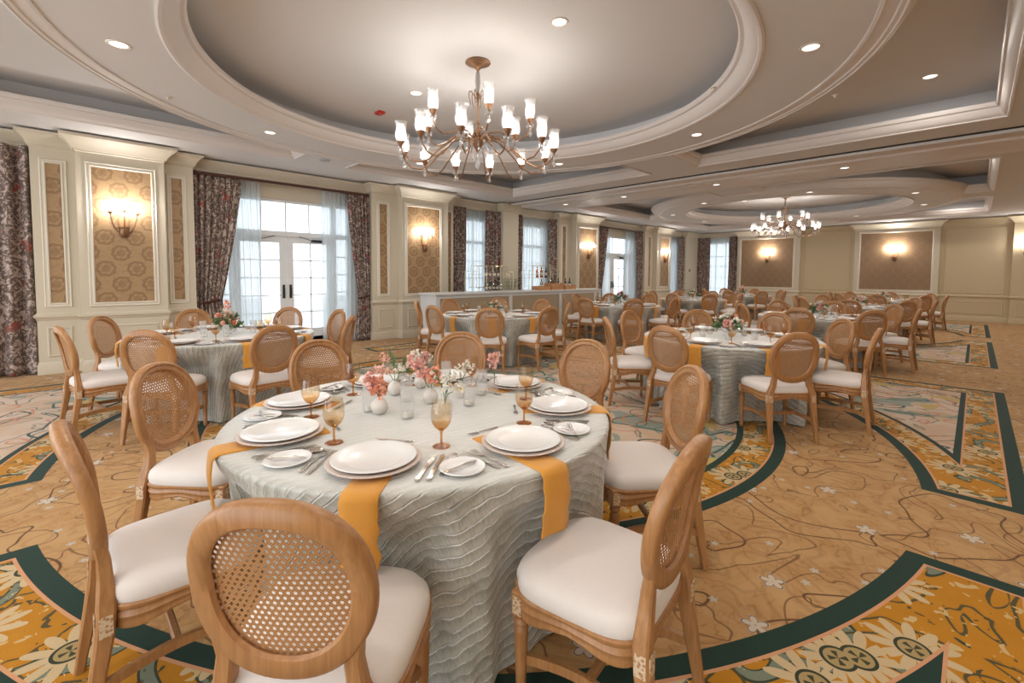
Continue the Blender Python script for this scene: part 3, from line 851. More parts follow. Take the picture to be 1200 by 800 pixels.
# ------------------------------------------------------------------ chandeliers
def make_chandelier():
    r = empty('chandelier', label='x', cat='chandelier')
    m = MB(); m.lathe([(.001, 0), (.135, 0), (.14, -.012), (.12, -.022), (.10, -.03), (.05, -.045), (.03, -.07), (.016, -.09), (.001, -.09)], n=28); m.build('canopy', m_brass, r)
    m = MB(); m.tube([(0, 0, -.08), (0, 0, -.80)], .011, 8)
    for z, q in ((-.35, .022), (-.42, .018), (-.66, .024)): m.sphere((0, 0, z), q, 10, 6)
    m.build('stem', m_brass, r)
    m = MB(); m.lathe([(.012, -.10), (.022, -.12), (.030, -.22), (.018, -.30), (.014, -.33)], n=12, flute=.06, fn=6); m.build('crystal_column', m_crystal, r)
    m = MB()
    for k in range(6):
        a = PI / 3 * k; P = [((.015 + .085 * math.sin(PI * t * .75)) * math.cos(a), (.015 + .085 * math.sin(PI * t * .75)) * math.sin(a), -.40 + .09 * math.sin(PI * t * 1.15) - .03 * t) for t in [i / 10 for i in range(11)]]
        m.tube(P, .005, 6)
    m.build('scroll_crown', m_brass, r)
    m = MB(); m.lathe([(.012, -.70), (.03, -.72), (.045, -.75), (.03, -.79), (.075, -.82), (.085, -.85), (.07, -.89), (.04, -.93), (.025, -.96), (.012, -.98), (.001, -.99)], n=20); m.build('hub', m_brass, r)
    for k in range(10):
        m = MB(); a = 2 * PI * k / 10
        m.tube([((.085 + .02 * j) * math.cos(a), (.085 + .02 * j) * math.sin(a), -.86 - .035 * j - .03 * (k % 2)) for j in range(4)], .003, 5)
        for j in range(4):
            q = .085 + .02 * j; zz = -.86 - .035 * j - .03 * (k % 2)
            m.sphere((q * math.cos(a), q * math.sin(a), zz), .011, 6, 4)
        m.build('crystal_strand', m_crystal, r)
    m = MB(); m.lathe([(.001, -.15), (.026, -.12), (.03, -.09), (.012, -.05), (.003, 0)], (0, 0, -1.02), 10, flute=.06, fn=5); m.build('crystal_pendant', m_crystal, r)
    for k in range(6):
        m = MB(); a = 2 * PI * k / 6 + .3; m.lathe([(.001, -.10), (.016, -.08), (.010, -.05), (.003, -.02), (.001, 0)], (.055 * math.cos(a), .055 * math.sin(a), -.98), 7); m.build('crystal_drop', m_crystal, r)
    def lamp(a, rc, zc, path):
        ca, sa = math.cos(a), math.sin(a)
        m = MB(); m.tube([(q * ca, q * sa, z) for q, z in path], .0085, 7)
        arm = m.build('arm', m_brass, r)
        c = (rc * ca, rc * sa, zc)
        m = MB(); m.lathe([(.005, -.035), (.018, -.03), (.012, -.018), (.026, .0), (.040, .028), (.042, .036), (.03, .038), (.001, .038)], c, 14); m.build('candle_cup', m_brass, arm)
        m = MB(); m.lathe([(.032, .036), (.046, .06), (.055, .10), (.048, .15), (.048, .185), (.056, .215), (.066, .235)], c, 24, flute=.035, fn=12); m.build('glass_shade', m_shade, arm)
        m = MB(); m.sphere((c[0], c[1], c[2] + .095), .019, 10, 7, (1, 1, 1.8)); m.build('bulb', m_bulb, arm)
        m = MB(); m.lathe([(.001, -.155), (.022, -.13), (.017, -.11), (.006, -.10), (.014, -.085), (.010, -.07), (.002, -.055), (.003, -.035)], c, 8)
        for k in range(4):
            b = PI / 2 * k + .4; m.lathe([(.001, -.085), (.010, -.07), (.006, -.05), (.001, -.03)], (c[0] + .034 * math.cos(b), c[1] + .034 * math.sin(b), c[2] + .02), 6)
        m.build('crystal_drop', m_crystal, arm)
    for k in range(12):
        lamp(D(30 * k + 9), .85, -1.0, [(.06, -.84), (.16, -.82), (.28, -.86), (.42, -.98), (.55, -1.11), (.66, -1.16), (.76, -1.14), (.83, -1.07), (.85, -1.02)])
    for k in range(6):
        lamp(D(60 * k + 30), .60, -.70, [(.06, -.84), (.14, -.78), (.26, -.78), (.38, -.85), (.48, -.88), (.56, -.84), (.60, -.75)])
    return r
CH = Proto(make_chandelier())
for (x, y), lab in (((-3.99, 3.40), 'large brass chandelier with fluted glass shades over the front tables'), ((-4.08, 15.45), 'distant brass chandelier with fluted glass shades near the far wall')):
    CH.place((x, y, ZT), label=lab)
    for k in range(12):
        a = D(30 * k + 9); light('chandelier_bulb', 'POINT', (x + .85 * math.cos(a), y + .85 * math.sin(a), ZT - .89), 8.5, (1, .94, .87), .03)
    for k in range(6):
        a = D(60 * k + 30); light('chandelier_bulb', 'POINT', (x + .6 * math.cos(a), y + .6 * math.sin(a), ZT - .59), 8.5, (1, .94, .87), .03)

# ------------------------------------------------------------------ chair
def sup(a, b, p, t):
    c, s_ = math.cos(t), math.sin(t)
    return (a * math.copysign(abs(c) ** (2 / p), c), b * math.copysign(abs(s_) ** (2 / p), s_))
def yback(x, z): return -.212 - (z - .48) * .15 - max(0, z - .75) * .08 + .55 * x * x
def make_chair():
    r = empty('dining_chair', label='x', cat='chair', group='x')
    # seat outline: wider at the front, soft corners
    def outline(k=1.0, N=48, o=0.0):
        P = []
        for i in range(N):
            t = 2 * PI * i / N; x, y = sup(1, 1, 4.2, t)
            y2 = y * (.232 if y > 0 else .215) + (.018 * (1 - x * x) if y > .9 else 0)
            w = .232 + .026 * (y + 1) / 2
            P.append((x * (w * k + o), y2 * k + (o if y > 0 else -o) * abs(y)))
        return P
    O = outline()
    L = []
    for k, z in ((.985, .415), (1.005, .425), (1.02, .445), (1.012, .461), (.99, .476), (.94, .488), (.83, .499), (.62, .507), (.38, .511), (.15, .512)):
        L.append([(x * k, y * k, z - (0 if z < .43 else .0)) for x, y in O])
    m = MB(); m.loops(L, True, True, True); m.build('seat', m_cushion, r, smooth=180)
    # moulded apron with a serpentine lower edge
    N = 96; O = outline(1.0, N); L = []
    def low(i):
        x, y = O[i]; u = x / .25; w = y / .21
        if abs(y) > .18: return .034 * (.5 + .5 * math.cos(u * 1.15 * PI)) if abs(u) < .87 else 0
        return .030 * (.5 + .5 * math.cos(w * 1.3 * PI)) if abs(w) < .77 else 0
    for k, h in ((.90, 1.0), (1.015, 1.0), (1.035, .93), (1.03, .80), (1.005, .70), (1.015, .60), (1.03, .5), (1.01, .36), (1.0, .22), (1.012, .12), (1.0, 0.0), (.90, 0.0)):
        L.append([(O[i][0] * k, O[i][1] * k, (.345 + low(i)) * (1 - h) + .428 * h) for i in range(N)])
    L.append(L[0])
    m = MB(); m.loops(L, True); m.build('seat_frame', m_oak, r, smooth=45)
    # oval back frame
    N = 64; a, b, zc = .189, .202, .748; L = []
    sec = [(-.031, -.012), (-.024, -.021), (.016, -.022), (.025, -.014), (.028, .008), (.023, .018), (.016, .021), (.009, .015), (.002, .015), (-.006, .020), (-.014, .019), (-.021, .008)]
    for i in range(N + 1):
        t = 2 * PI * i / N; x0, z0 = sup(a, b, 2.25, t); x1, z1 = sup(a, b, 2.25, t + .02)
        tx, tz = x1 - x0, z1 - z0; q = math.hypot(tx, tz); nx, nz = tz / q, -tx / q
        L.append([(x0 + nx * u, yback(x0, zc + z0) + v, zc + z0 + nz * u) for u, v in sec])
    L[-1] = L[0]
    m = MB(); m.loops(L, True); m.build('back_frame', m_oak, r, smooth=50)
    # cane panel
    vs = [(0, yback(0, zc), zc)]; fs = []; K, NN = 8, 48
    for k in range(1, K + 1):
        for i in range(NN):
            x, z = sup((a - .018) * k / K, (b - .018) * k / K, 2.25, 2 * PI * i / NN); vs.append((x, yback(x, zc + z) + .002, zc + z))
    for i in range(NN): fs.append((0, 1 + i, 1 + (i + 1) % NN))
    for k in range(K - 1):
        for i in range(NN):
            j = (i + 1) % NN; p = 1 + k * NN; fs.append((p + i, p + NN + i, p + NN + j, p + j))
    m = MB(); m.add(vs, fs); o = m.build('cane_panel', m_cane, r, smooth=180); set_uv(o, [(p[0], p[2]) for p in vs])
    # legs
    for sx in (-1, 1):
        x, y = .214 * sx, .190
        m = MB(); m.box(x - .026, x + .026, y - .026, y + .026, .335, .425, .006)
        m.lathe([(.018, .335), (.026, .325), (.027, .318), (.017, .308), (.024, .295), (.0235, .28), (.0145, .045), (.019, .035), (.019, .025), (.013, .0)], (x, y, 0), 14, True, True)
        lg = m.build('leg', m_oak, r, smooth=50)
        m = MB(); m.box(x - .017, x + .017, y + .0255, y + .0285, .35, .41, .001); m.box(x + sx * .0255 - .0015, x + sx * .0255 + .0025 * 1, y - .017, y + .017, .35, .41); m.build('carved_block', m_rosette, lg, smooth=0)
    for sx in (-1, 1):
        m = MB()
        path = [(.205, -.275, .0), (.203, -.262, .08), (.198, -.238, .22), (.194, -.220, .33), (.190, -.212, .42), (.160, -.210, .50), (.152, -.212, .56), (.162, -.222, .62), (.176, -.232, .68)]
        wd = [.014, .017, .021, .024, .026, .023, .021, .018, .010]; dp = [.015, .017, .021, .024, .025, .020, .018, .016, .012]
        L = []
        for (x, y, z), w, d in zip(path, wd, dp):
            c = .3
            L.append([(sx * x + w * p, y + d * q, z) for p, q in ((-1, -1 + c), (-1 + c, -1), (1 - c, -1), (1, -1 + c), (1, 1 - c), (1 - c, 1), (-1 + c, 1), (-1, 1 - c))])
        m.loops(L, True, True, True)
        lg = m.build('leg', m_oak, r, smooth=40)
        m = MB(); m.box(sx * .192 - .018, sx * .192 + .018, -.2425, -.2395, .345, .41); m.box(sx * .192 + sx * .0245 - .0015, sx * .192 + sx * .0245 + .0025, -.232, -.198, .345, .41); m.build('carved_block', m_rosette, lg, smooth=0)
    # stretchers: two bowed sides and a cross bar
    for sx in (-1, 1):
        P = [(sx * (.205 - .035 * math.sin(PI * t)), .185 - .42 * t, .185 + .012 * math.sin(PI * t)) for t in [i / 10 for i in range(11)]]
        m = MB(); m.loops([[(x - .009, y, z - .016), (x + .009, y, z - .016), (x + .009, y, z + .016), (x - .009, y, z + .016)] for x, y, z in P], True, True, True); m.build('stretcher', m_oak, r, smooth=40)
    m = MB(); m.box(-.165, .165, -.045, -.02, .182, .212, .005); m.build('stretcher', m_oak, r, smooth=0)
    return r
CHAIR = Proto(make_chair())

# ------------------------------------------------------------------ table setting pieces
def lathe_obj(name, prof, mat, parent=None, n=40, smooth=40, flute=0, fn=0):
    m = MB(); m.lathe(prof, n=n, flute=flute, fn=fn); return m.build(name, mat, parent, smooth)
def make_charger():
    m = MB(); m.lathe([(.001, .001), (.10, .0), (.115, .004), (.158, .013), (.168, .015), (.166, .018), (.157, .017), (.115, .009), (.001, .006)], n=48)
    for i in range(96):
        a = 2 * PI * i / 96; m.sphere((.1665 * math.cos(a), .1665 * math.sin(a), .016), .0034, 5, 3)
    o = m.build('charger_plate', m_charger, smooth=45); return tag(o, 'x', 'charger plate', 'x')
def make_plate(name, R, h, cat):
    o = lathe_obj(name, [(.001, 0), (R * .55, 0), (R * .58, .002), (R * .66, .006), (R * .97, h), (R, h + .0025), (R * .98, h + .005), (R * .94, h + .0045), (R * .68, .0095), (R * .62, .0055), (.001, .005)], m_ceramic, n=48)
    return tag(o, 'x', cat, 'x')
def make_goblet():
    r = empty('water_goblet', label='x', cat='glass', group='x')
    lathe_obj('bowl', [(.004, .066), (.014, .069), (.028, .082), (.038, .100), (.0425, .120), (.0415, .145), (.0375, .170), (.0355, .185)], m_amber, r, 28, 180)
    m = MB(); m.lathe([(.001, .0), (.036, .0), (.037, .002), (.026, .0045), (.008, .008), (.0048, .014), (.0042, .04), (.0055, .058), (.010, .068), (.001, .069)], n=20); m.build('stem', m_amberstem, r, smooth=180)
    return r
def make_knife():
    m = MB()
    m.loops([[(x, -w, -t), (x, w, -t), (x, w, t), (x, -w, t)] for x, w, t in ((-.115, .004, .002), (-.108, .0085, .004), (-.05, .0065, .0035), (.0, .0045, .003), (.005, .009, .0015), (.06, .010, .001), (.10, .0075, .001), (.118, .001, .0006))], True, True, True)
    return tag(m.build('dinner_knife', m_steel, smooth=60), 'x', 'knife', 'x')
def make_fork():
    m = MB()
    def bar(L): m.loops([[(x, y - w, z - t), (x, y + w, z - t), (x, y + w, z + t), (x, y - w, z + t)] for x, y, w, z, t in L], True, True, True)
    bar([(-.10, 0, .0075, .001, .0016), (-.09, 0, .0085, .001, .0016), (-.03, 0, .004, .003, .0016), (.03, 0, .003, .004, .0015), (.045, 0, .011, .002, .001), (.058, 0, .012, .002, .001)])
    for k in range(4):
        y = (k - 1.5) * .0068; bar([(.056, y, .0022, .002, .0009), (.08, y, .0018, .003, .0009), (.105, y, .0009, .0065, .0006)])
    return tag(m.build('dinner_fork', m_steel, smooth=60), 'x', 'fork', 'x')
def make_spoon():
    m = MB(); m.loops([[(x, -w, z - .0012), (x, w, z - .0012), (x, w, z + .0012), (x, -w, z + .0012)] for x, w, z in ((-.10, .007, .001), (-.09, .008, .001), (-.02, .004, .003), (.035, .003, .004))], True, True, True)
    L = []
    for k, dz in ((1.0, .005), (.85, .0025), (.6, .0008), (.25, 0)):
        L.append([(.062 + .030 * k * math.cos(2 * PI * i / 18), .0195 * k * math.sin(2 * PI * i / 18), dz + .0005) for i in range(18)])
    m.loops(L, True, False, True)
    return tag(m.build('table_spoon', m_steel, smooth=60), 'x', 'spoon', 'x')
def make_butter_knife():
    m = MB(); m.loops([[(x, -w, -.001), (x, w, -.001), (x, w, .001), (x, -w, .001)] for x, w in ((-.08, .005), (-.07, .006), (0, .0035), (.01, .007), (.05, .008), (.068, .002))], True, True, True)
    return tag(m.build('butter_knife', m_steel, smooth=60), 'x', 'knife', 'x')
def make_napkin(w=.062, drop=.236, name='table_napkin', seed=0):
    rnd = random.Random(seed); m = MB(); P = []
    for i in range(9): P.append((.50 + .40 * i / 8, .0025))
    for i in range(1, 7):
        a = PI / 2 * i / 6; P.append((.90 + .036 * math.sin(a), .0025 - .036 * (1 - math.cos(a)) + .004 * math.sin(a)))
    for i in range(1, 11): P.append((.936 + .006 * math.sin(i * .5), -.034 - (drop - .034) * i / 10))
    n = len(P); top = []; L = []
    for i, (x, z) in enumerate(P):
        a = P[max(0, i - 1)]; b = P[min(n - 1, i + 1)]; tx, tz = b[0] - a[0], b[1] - a[1]; q = math.hypot(tx, tz); nx, nz = -tz / q, tx / q
        row = []
        hang = max(0, i - 9) / 15
        ww = w * (1 + .06 * hang); sk = .008 * hang * rnd.uniform(-1, 1)
        for y, s_ in ((-1, -1), (-1, .2), (-.97, 1), (-.5, 1), (0, 1.15), (.5, 1), (.97, 1), (1, .2), (1, -1), (.5, -1), (0, -1), (-.5, -1)):
            t = .0027 * s_ + .004 * hang * math.sin(y * 3.2 + seed)
            row.append((x + nx * t, y * ww + sk, z + nz * t))
        L.append(row)
    m.loops(L, True, True, True)
    return tag(m.build(name, m_napkin, smooth=50), 'x', 'napkin', 'x')
PC, PP, PB = Proto(make_charger()), Proto(make_plate('dinner_plate', .152, .014, 'plate')), Proto(make_plate('bread_plate', .083, .010, 'plate'))
PG, PK, PF, PS, PBK = Proto(make_goblet()), Proto(make_knife()), Proto(make_fork()), Proto(make_spoon()), Proto(make_butter_knife())
PN = [Proto(make_napkin(seed=i)) for i in range(3)]

def make_cloth_mesh(seed, rot, seats=()):
    rnd = random.Random(seed); N = 240; R = .905; ph = [rnd.uniform(0, 6.28) for _ in range(6)]
    rings = []; uv = []
    def add(fr, fz, s_):
        row = []
        for j in range(N):
            a = 2 * PI * j / N; row.append((fr(a) * math.cos(a), fr(a) * math.sin(a), fz(a)))
            uv.append((s_ * math.cos(a - rot), s_ * math.sin(a - rot)))
        rings.append(row)
    for k in range(1, 13):
        q = R * k / 12; add(lambda a: q, lambda a: .7600, q)
    for k in range(1, 5):
        b = PI / 2 * k / 4; rr = R + .014 * math.sin(b); z = .76 - .014 * (1 - math.cos(b)); add(lambda a: rr, lambda a: z, R + .02 * k / 4)
    def fold(a):
        v = .45 * math.cos(8 * a + ph[0]) + .33 * math.cos(13 * a + ph[1]) + .25 * math.cos(5 * a + ph[2]) + .22 * math.cos(21 * a + ph[3]) + .10 * math.cos(34 * a + ph[4])
        return math.copysign(abs(v) ** .85, v)
    def seatlim(a):
        lim, wt = .92, 0.0
        for ca, cr in seats:
            da = (a - ca + PI) % (2 * PI) - PI
            if abs(da) > .6: continue
            d = cr - .285; lat = abs(d * math.tan(da)); w = max(0, min(1, (.31 - lat) / .10)); w = w * w * (3 - 2 * w)
            if w > wt: lim, wt = d / math.cos(da), w
        return lim, wt
    K = 30
    for k in range(1, K + 1):
        t = k / K; z = .746 - (.746 - .012) * t
        sp = t ** .8
        q = max(0, min(1, (.73 - z) / .23)); q = q * q * (3 - 2 * q)
        def rad(a):
            r0 = .917 + sp * (-.022 + .062 * fold(a) + .010 * math.sin(60 * a + 9 * t + ph[5]) * t) - .012 * sp
            lim, wt = seatlim(a); r1 = min(r0, lim - .012 + .008 * math.sin(23 * a + 5 * t))
            return r0 + (r1 - r0) * wt * q
        add(rad, lambda a: z, R + .02 + .746 * t)
    m = MB(); m.loops(rings, True, True, False)
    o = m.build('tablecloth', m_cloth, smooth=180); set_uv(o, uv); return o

def make_table():
    r = empty('round_table', label='x', cat='table', group='x')
    m = MB(); m.lathe([(.001, .722), (.88, .722), (.895, .732), (.895, .752), (.001, .752)], n=64); m.build('tabletop', m_crate, r)
    for i in range(4):
        a = PI / 4 + PI / 2 * i; m = MB(); m.tube([(.55 * math.cos(a), .55 * math.sin(a), .0), (.52 * math.cos(a), .52 * math.sin(a), .722)], .016, 10); m.build('leg', m_black, r)
    return r
PT = Proto(make_table())
TABLES = [  # x, y, phrase, cutlery
    (-1.96, 1.33, 'the bud-vase table', 2),
    (-5.92, 1.33, 'the table by the glass doors', 2),
    (-5.90, 5.42, 'the table before the bar', 1),
    (-1.95, 5.40, 'the anemone bouquet table', 2),
    (-5.85, 9.35, 'the table past the bar', 1),
    (-1.90, 9.35, 'the third aisle table', 1),
    (-5.85, 13.30, 'the fourth window-row table', 0),
    (-1.88, 13.30, 'the fourth aisle table', 0),
    (-5.80, 17.20, 'the last window-row table', 0),
    (-1.88, 17.20, 'the last aisle table', 0)]
SEAT = {0: 'carpet side', 45: 'far carpet corner', 90: 'far side', 135: 'far window corner', 180: 'window side', 225: 'near window corner', 270: 'camera side', 315: 'near carpet corner'}
T1A = {0: (-1, 0), 45: (49, 46), 90: (92, 93), 135: (135, 134), 180: (180, 173), 225: (222, 219), 270: (265, 262), 315: (312.5, 310)}
T1C = {0: (-2, 1.11, 10), 45: (49, 1.12, 0), 90: (92, 1.19, 2), 135: (135, 1.18, -2), 180: (180, 1.08, 2), 225: (221.5, 1.16, 3), 270: (266, 1.045, 4), 315: (311.6, 1.085, 1)}
TOPS = {(1, 270): (-5.66, .0), (1, 225): (-6.68, .33), (1, 315): (-4.86, .50), (1, 0): (-4.53, 1.42), (1, 180): (-7.25, 1.28), (1, 90): (-5.93, 2.66), (1, 45): (-4.99, 2.39),
        (3, 225): (-2.98, 4.47), (3, 180): (-3.31, 5.50), (3, 270): (-2.07, 4.10), (3, 135): (-2.75, 6.40), (3, 315): (-1.066, 4.506), (3, 90): (-1.86, 6.79), (3, 45): (-1.03, 6.33), (3, 0): (-.62, 5.45),
        (2, 315): (-4.85, 4.34), (2, 0): (-4.45, 5.28), (2, 45): (-4.9, 6.22)}
T1N = {0: -5, 270: 264, 315: 312.8}
cloths = {}
for ti, (tx, ty, tn, cut) in enumerate(TABLES):
    rnd = random.Random(50 + ti)
    PT.place((tx, ty, 0), D(10 * ti), label='round folding banquet table hidden under the cloth of %s' % tn, group='round banquet tables')
    seats = []
    for si, a0 in enumerate(range(0, 360, 45)):
        sn = SEAT[a0]
        ca, pa = (T1A[a0] if ti == 0 else (a0 + rnd.uniform(-3, 3), a0 + rnd.uniform(-1.5, 1.5)))
        rr, dz = 1.04 + rnd.uniform(-.015, .03), rnd.uniform(-3, 3)
        if ti == 0: ca, rr, dz = T1C[a0]
        elif (ti, a0) in TOPS:
            px, py = TOPS[(ti, a0)]; rr = min(1.40, max(1.27, math.hypot(px - tx, py - ty))) - .29; ca = math.degrees(math.atan2(py - ty, px - tx))
        a = D(ca); seats.append((a % (2 * PI), rr))
        CHAIR.place((tx + rr * math.cos(a), ty + rr * math.sin(a), 0), a + PI / 2 + D(dz), label='oval cane-back oak chair at %s, %s' % (tn, sn), group='cane-back dining chairs')
        a = D(pa); ca_, sa_ = math.cos(a), math.sin(a)
        def at(x, y, z): return (tx + x * ca_ - y * sa_, ty + x * sa_ + y * ca_, z)
        where = 'at %s, %s' % (tn, sn)
        PN[(si + ti) % 3].place((tx, ty, .7605), D(T1N.get(a0, pa)) if ti == 0 else a, label='mustard linen napkin hanging off %s, %s' % (tn, sn), group='mustard napkins')
        rp = .685 + rnd.uniform(-.012, .012)
        PC.place(at(rp, 0, .767), a, label='cream beaded charger ' + where, group='beaded chargers')
        PP.place(at(rp, 0, .7760), a, label='white dinner plate ' + where, group='dinner plates')
        PB.place(at(.70, -.325, .7606), a + 1, label='small white bread plate ' + where, group='bread plates')
        PG.place(at(.505 + rnd.uniform(-.015, .015), .205 + rnd.uniform(-.015, .015), .7606), a, label='amber footed water goblet ' + where, group='amber goblets')
        if cut >= 1:
            for q, dy in enumerate((.198, .232)): PK.place(at(.70 - .01 * q, dy, .7645), a + PI + D(rnd.uniform(-3, 3)), label='steel dinner knife %s, %s' % (where, ('inner', 'outer')[q]), group='dinner knives')
            for q, dy in enumerate((-.195, -.228)): PF.place(at(.70 - .012 * q, dy, .7625), a + PI + D(rnd.uniform(-3, 3)), label='steel fork %s, %s' % (where, ('inner', 'outer')[q]), group='dinner forks')
        if cut == 2:
            PS.place(at(.66, .268, .7625), a + PI + D(rnd.uniform(-4, 4)), label='steel soup spoon ' + where, group='table spoons')
            PF.place(at(.455, -.01, .7625), a - PI / 2 + D(rnd.uniform(-5, 5)), .8, label='small dessert fork above the plate ' + where, group='dessert forks')
            PBK.place(at(.70, -.325, .7606 + .0155), a + D(rnd.uniform(60, 100)), label='butter knife on the bread plate ' + where, group='butter knives')

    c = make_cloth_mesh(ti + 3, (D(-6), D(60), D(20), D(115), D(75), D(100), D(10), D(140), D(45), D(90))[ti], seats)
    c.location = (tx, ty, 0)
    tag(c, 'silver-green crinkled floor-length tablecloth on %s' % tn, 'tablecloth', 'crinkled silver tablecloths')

# ------------------------------------------------------------------ flowers
def petal(m, base, direc, up, length, width, curl=.3, n=4):
    b = Vector(base); d = Vector(direc).normalized(); u = Vector(up); u = (u - d * u.dot(d)).normalized(); s_ = d.cross(u); L = []
    for i in range(n + 1):
        t = i / n; w = width * (math.sin(PI * min(1, .12 + .83 * t)) ** .7) * .5
        c = b + d * length * t * (1 - .25 * curl * t) + u * length * curl * t * t
        L.append([tuple(c - s_ * w + u * w * .25), tuple(c), tuple(c + s_ * w + u * w * .25)])
    m.loops(L, closed=False)
def rdir(rnd):
    while True:
        v = Vector((rnd.uniform(-1, 1), rnd.uniform(-1, 1), rnd.uniform(-1, 1)))
        if .1 < v.length < 1: return v.normalized()
def ruffle(c, R, mat, parent, rnd, elong=1.2, n=34, axis=(0, 0, 1)):
    m = MB(); ax = Vector(axis).normalized()
    for _ in range(n):
        v = rdir(rnd); p = Vector(c) + (v * R + ax * ax.dot(v) * R * (elong - 1)) * rnd.uniform(.45, .95)
        for k in range(3): petal(m, p, v + rdir(rnd) * .8, rdir(rnd), R * .55, R * .55, .4, 3)
    return m.build('flower_head', mat, parent, smooth=180)
def openflower(c, R, mat, parent, rnd, axis, np_=7, eye=m_darkeye, cup=.5):
    ax = Vector(axis).normalized(); q = ax.cross(Vector((0.3, .2, 1))).normalized(); w = ax.cross(q); m = MB()
    for ring in range(2):
        for k in range(np_):
            t = 2 * PI * (k + ring * .5) / np_; d = q * math.cos(t) + w * math.sin(t) + ax * (.15 + .3 * ring)
            petal(m, Vector(c) + ax * .002 * ring, d, ax, R * (1 - .15 * ring), R * .85, cup, 4)
    o = m.build('flower_head', mat, parent, smooth=180)
    e = MB(); e.sphere(tuple(Vector(c) + ax * R * .12), R * .20, 8, 6); e.build('flower_eye', eye, o, smooth=180)
    return o
def rose(c, R, mat, parent, rnd, axis):
    ax = Vector(axis).normalized(); q = ax.cross(Vector((0.3, .2, 1))).normalized(); w = ax.cross(q); m = MB()
    m.sphere(tuple(Vector(c) + ax * R * .35), R * .42, 8, 6)
    for ring, (k0, cup) in enumerate(((8, .55), (7, .8), (6, 1.1), (5, 1.5))):
        for k in range(k0):
            t = 2 * PI * (k + ring * .4) / k0; d = q * math.cos(t) + w * math.sin(t) + ax * (.1 + .45 * ring)
            petal(m, Vector(c) + ax * R * .1 * ring, d, ax, R * (1.0 - .13 * ring), R * 1.0, cup, 4)
    return m.build('flower_head', mat, parent, smooth=180)
def foliage(parent, rnd, c, R, n, mat, name='foliage', ll=.06, up=.2):
    m = MB()
    for _ in range(n):
        v = rdir(rnd); v.z = abs(v.z) * .7 + up * rnd.uniform(-.8, 1); v.normalize()
        L = R * rnd.uniform(.7, 1.25); p0 = Vector(c); P = [p0 + v * L * t + Vector((0, 0, -.25 * L * t * t)) for t in (0, .35, .7, 1)]
        m.tube(P, .0014, 4)
        for k in range(5):
            p = P[1].lerp(P[3], k / 4); petal(m, p, v + rdir(rnd) * .9, rdir(rnd), ll * rnd.uniform(.7, 1.1), ll * .38, .2, 4)
    return m.build(name, mat, parent, smooth=180)
def sprigs(parent, rnd, c, R, n, mat, name='blossom_sprig'):
    m = MB()
    for _ in range(max(3, n - 3)):
        v = rdir(rnd); v.z = abs(v.z) * .8 + .2; v.normalize(); e = Vector(c) + v * R * rnd.uniform(.9, 1.3)
        m.tube([c, e], .0011, 4)
        for k in range(5):
            p = e + rdir(rnd) * .018
            for j in range(5): petal(m, p, rdir(rnd), rdir(rnd), .010, .010, .3, 2)
    return m.build(name, mat, parent, smooth=180)

def bouquet(loc, lab, heads, seed, scale=1.0, leafmat=m_leaf, R=.115, bowl=.055, group='low table bouquets'):
    rnd = random.Random(seed); r = empty('flower_bouquet', loc, label=lab, cat='bouquet', group=group)
    m = MB(); m.lathe([(.001, 0), (.038, 0), (.04, .004), (.018, .012), (.016, .03), (.04, .045), (bowl, .075), (bowl + .004, .10), (bowl - .004, .10), (bowl - .01, .08), (.001, .06)], n=24); m.build('footed_bowl', m_ceramic, r, smooth=50)
    c = (0, 0, .10); foliage(r, rnd, c, R * 1.05, 26, leafmat); sprigs(r, rnd, c, R * 1.15, 7, m_ivory)
    m = MB()
    for i, (kind, mat, q) in enumerate(heads):
        a = 2.4 * i + rnd.uniform(-.3, .3); el = rnd.uniform(.12, 1.3) if i else 1.4
        v = Vector((math.cos(a) * math.cos(el), math.sin(a) * math.cos(el), math.sin(el))); p = Vector(c) + v * R * rnd.uniform(.72, 1.0)
        m.tube([c, tuple(p)], .002, 5)
        if kind == 'ruffle': ruffle(p, q, mat, r, rnd, 1.3, 26, v)
        elif kind == 'open': openflower(p, q, mat, r, rnd, v)
        elif kind == 'tall':
            p2 = Vector(c) + (v * .6 + Vector((0, 0, .9))).normalized() * R * 1.6; m.tube([c, tuple(p2)], .002, 5); ruffle(p2, q, mat, r, rnd, 2.2, 30, (0.1, 0, 1))
        else: rose(p, q, mat, r, rnd, v)
    m.build('stems', m_green, r)
    r.scale = (scale,) * 3
    return r
HEADS = {
 1: [('tall', m_coral, .032), ('ruffle', m_coral, .040), ('rose', m_coral, .038), ('rose', m_ivory, .040), ('ruffle', m_coral, .036), ('rose', m_blush, .030), ('open', m_coral, .040), ('rose', m_ivory, .030), ('rose', m_coral, .034), ('ruffle', m_blush, .03)],
 2: [('rose', m_ivory, .036), ('rose', m_blush, .036), ('ruffle', m_ivory, .034), ('open', m_ivory, .034), ('rose', m_pink, .03), ('ruffle', m_blush, .034), ('rose', m_ivory, .032)],
 3: [('rose', m_ivory, .042), ('open', m_coral, .042), ('ruffle', m_pink, .040), ('rose', m_blush, .040), ('rose', m_burg, .032), ('ruffle', m_ivory, .040), ('ruffle', m_blush, .036), ('open', m_ivory, .038), ('rose', m_coral, .034), ('open', m_ivory, .03), ('ruffle', m_pink, .034), ('rose', m_burg, .028)],
 4: [('rose', m_pink, .040), ('rose', m_burg, .034), ('rose', m_blush, .034), ('ruffle', m_burg, .032), ('rose', m_pink, .030), ('open', m_burg, .034)]}
ZTAB = .7608
bouquet((-5.96, 1.36, ZTAB), 'coral and ivory bouquet with one tall coral bloom on the glass-door table', HEADS[1], 3, 1.12)
bouquet((-5.98, 5.52, ZTAB), 'small ivory and blush bouquet on the table before the bar', HEADS[2], 4, 1.0)
bouquet((-1.99, 5.46, ZTAB), 'full bouquet of anemones, blush and burgundy blooms on the second aisle table', HEADS[3], 5, 1.18)
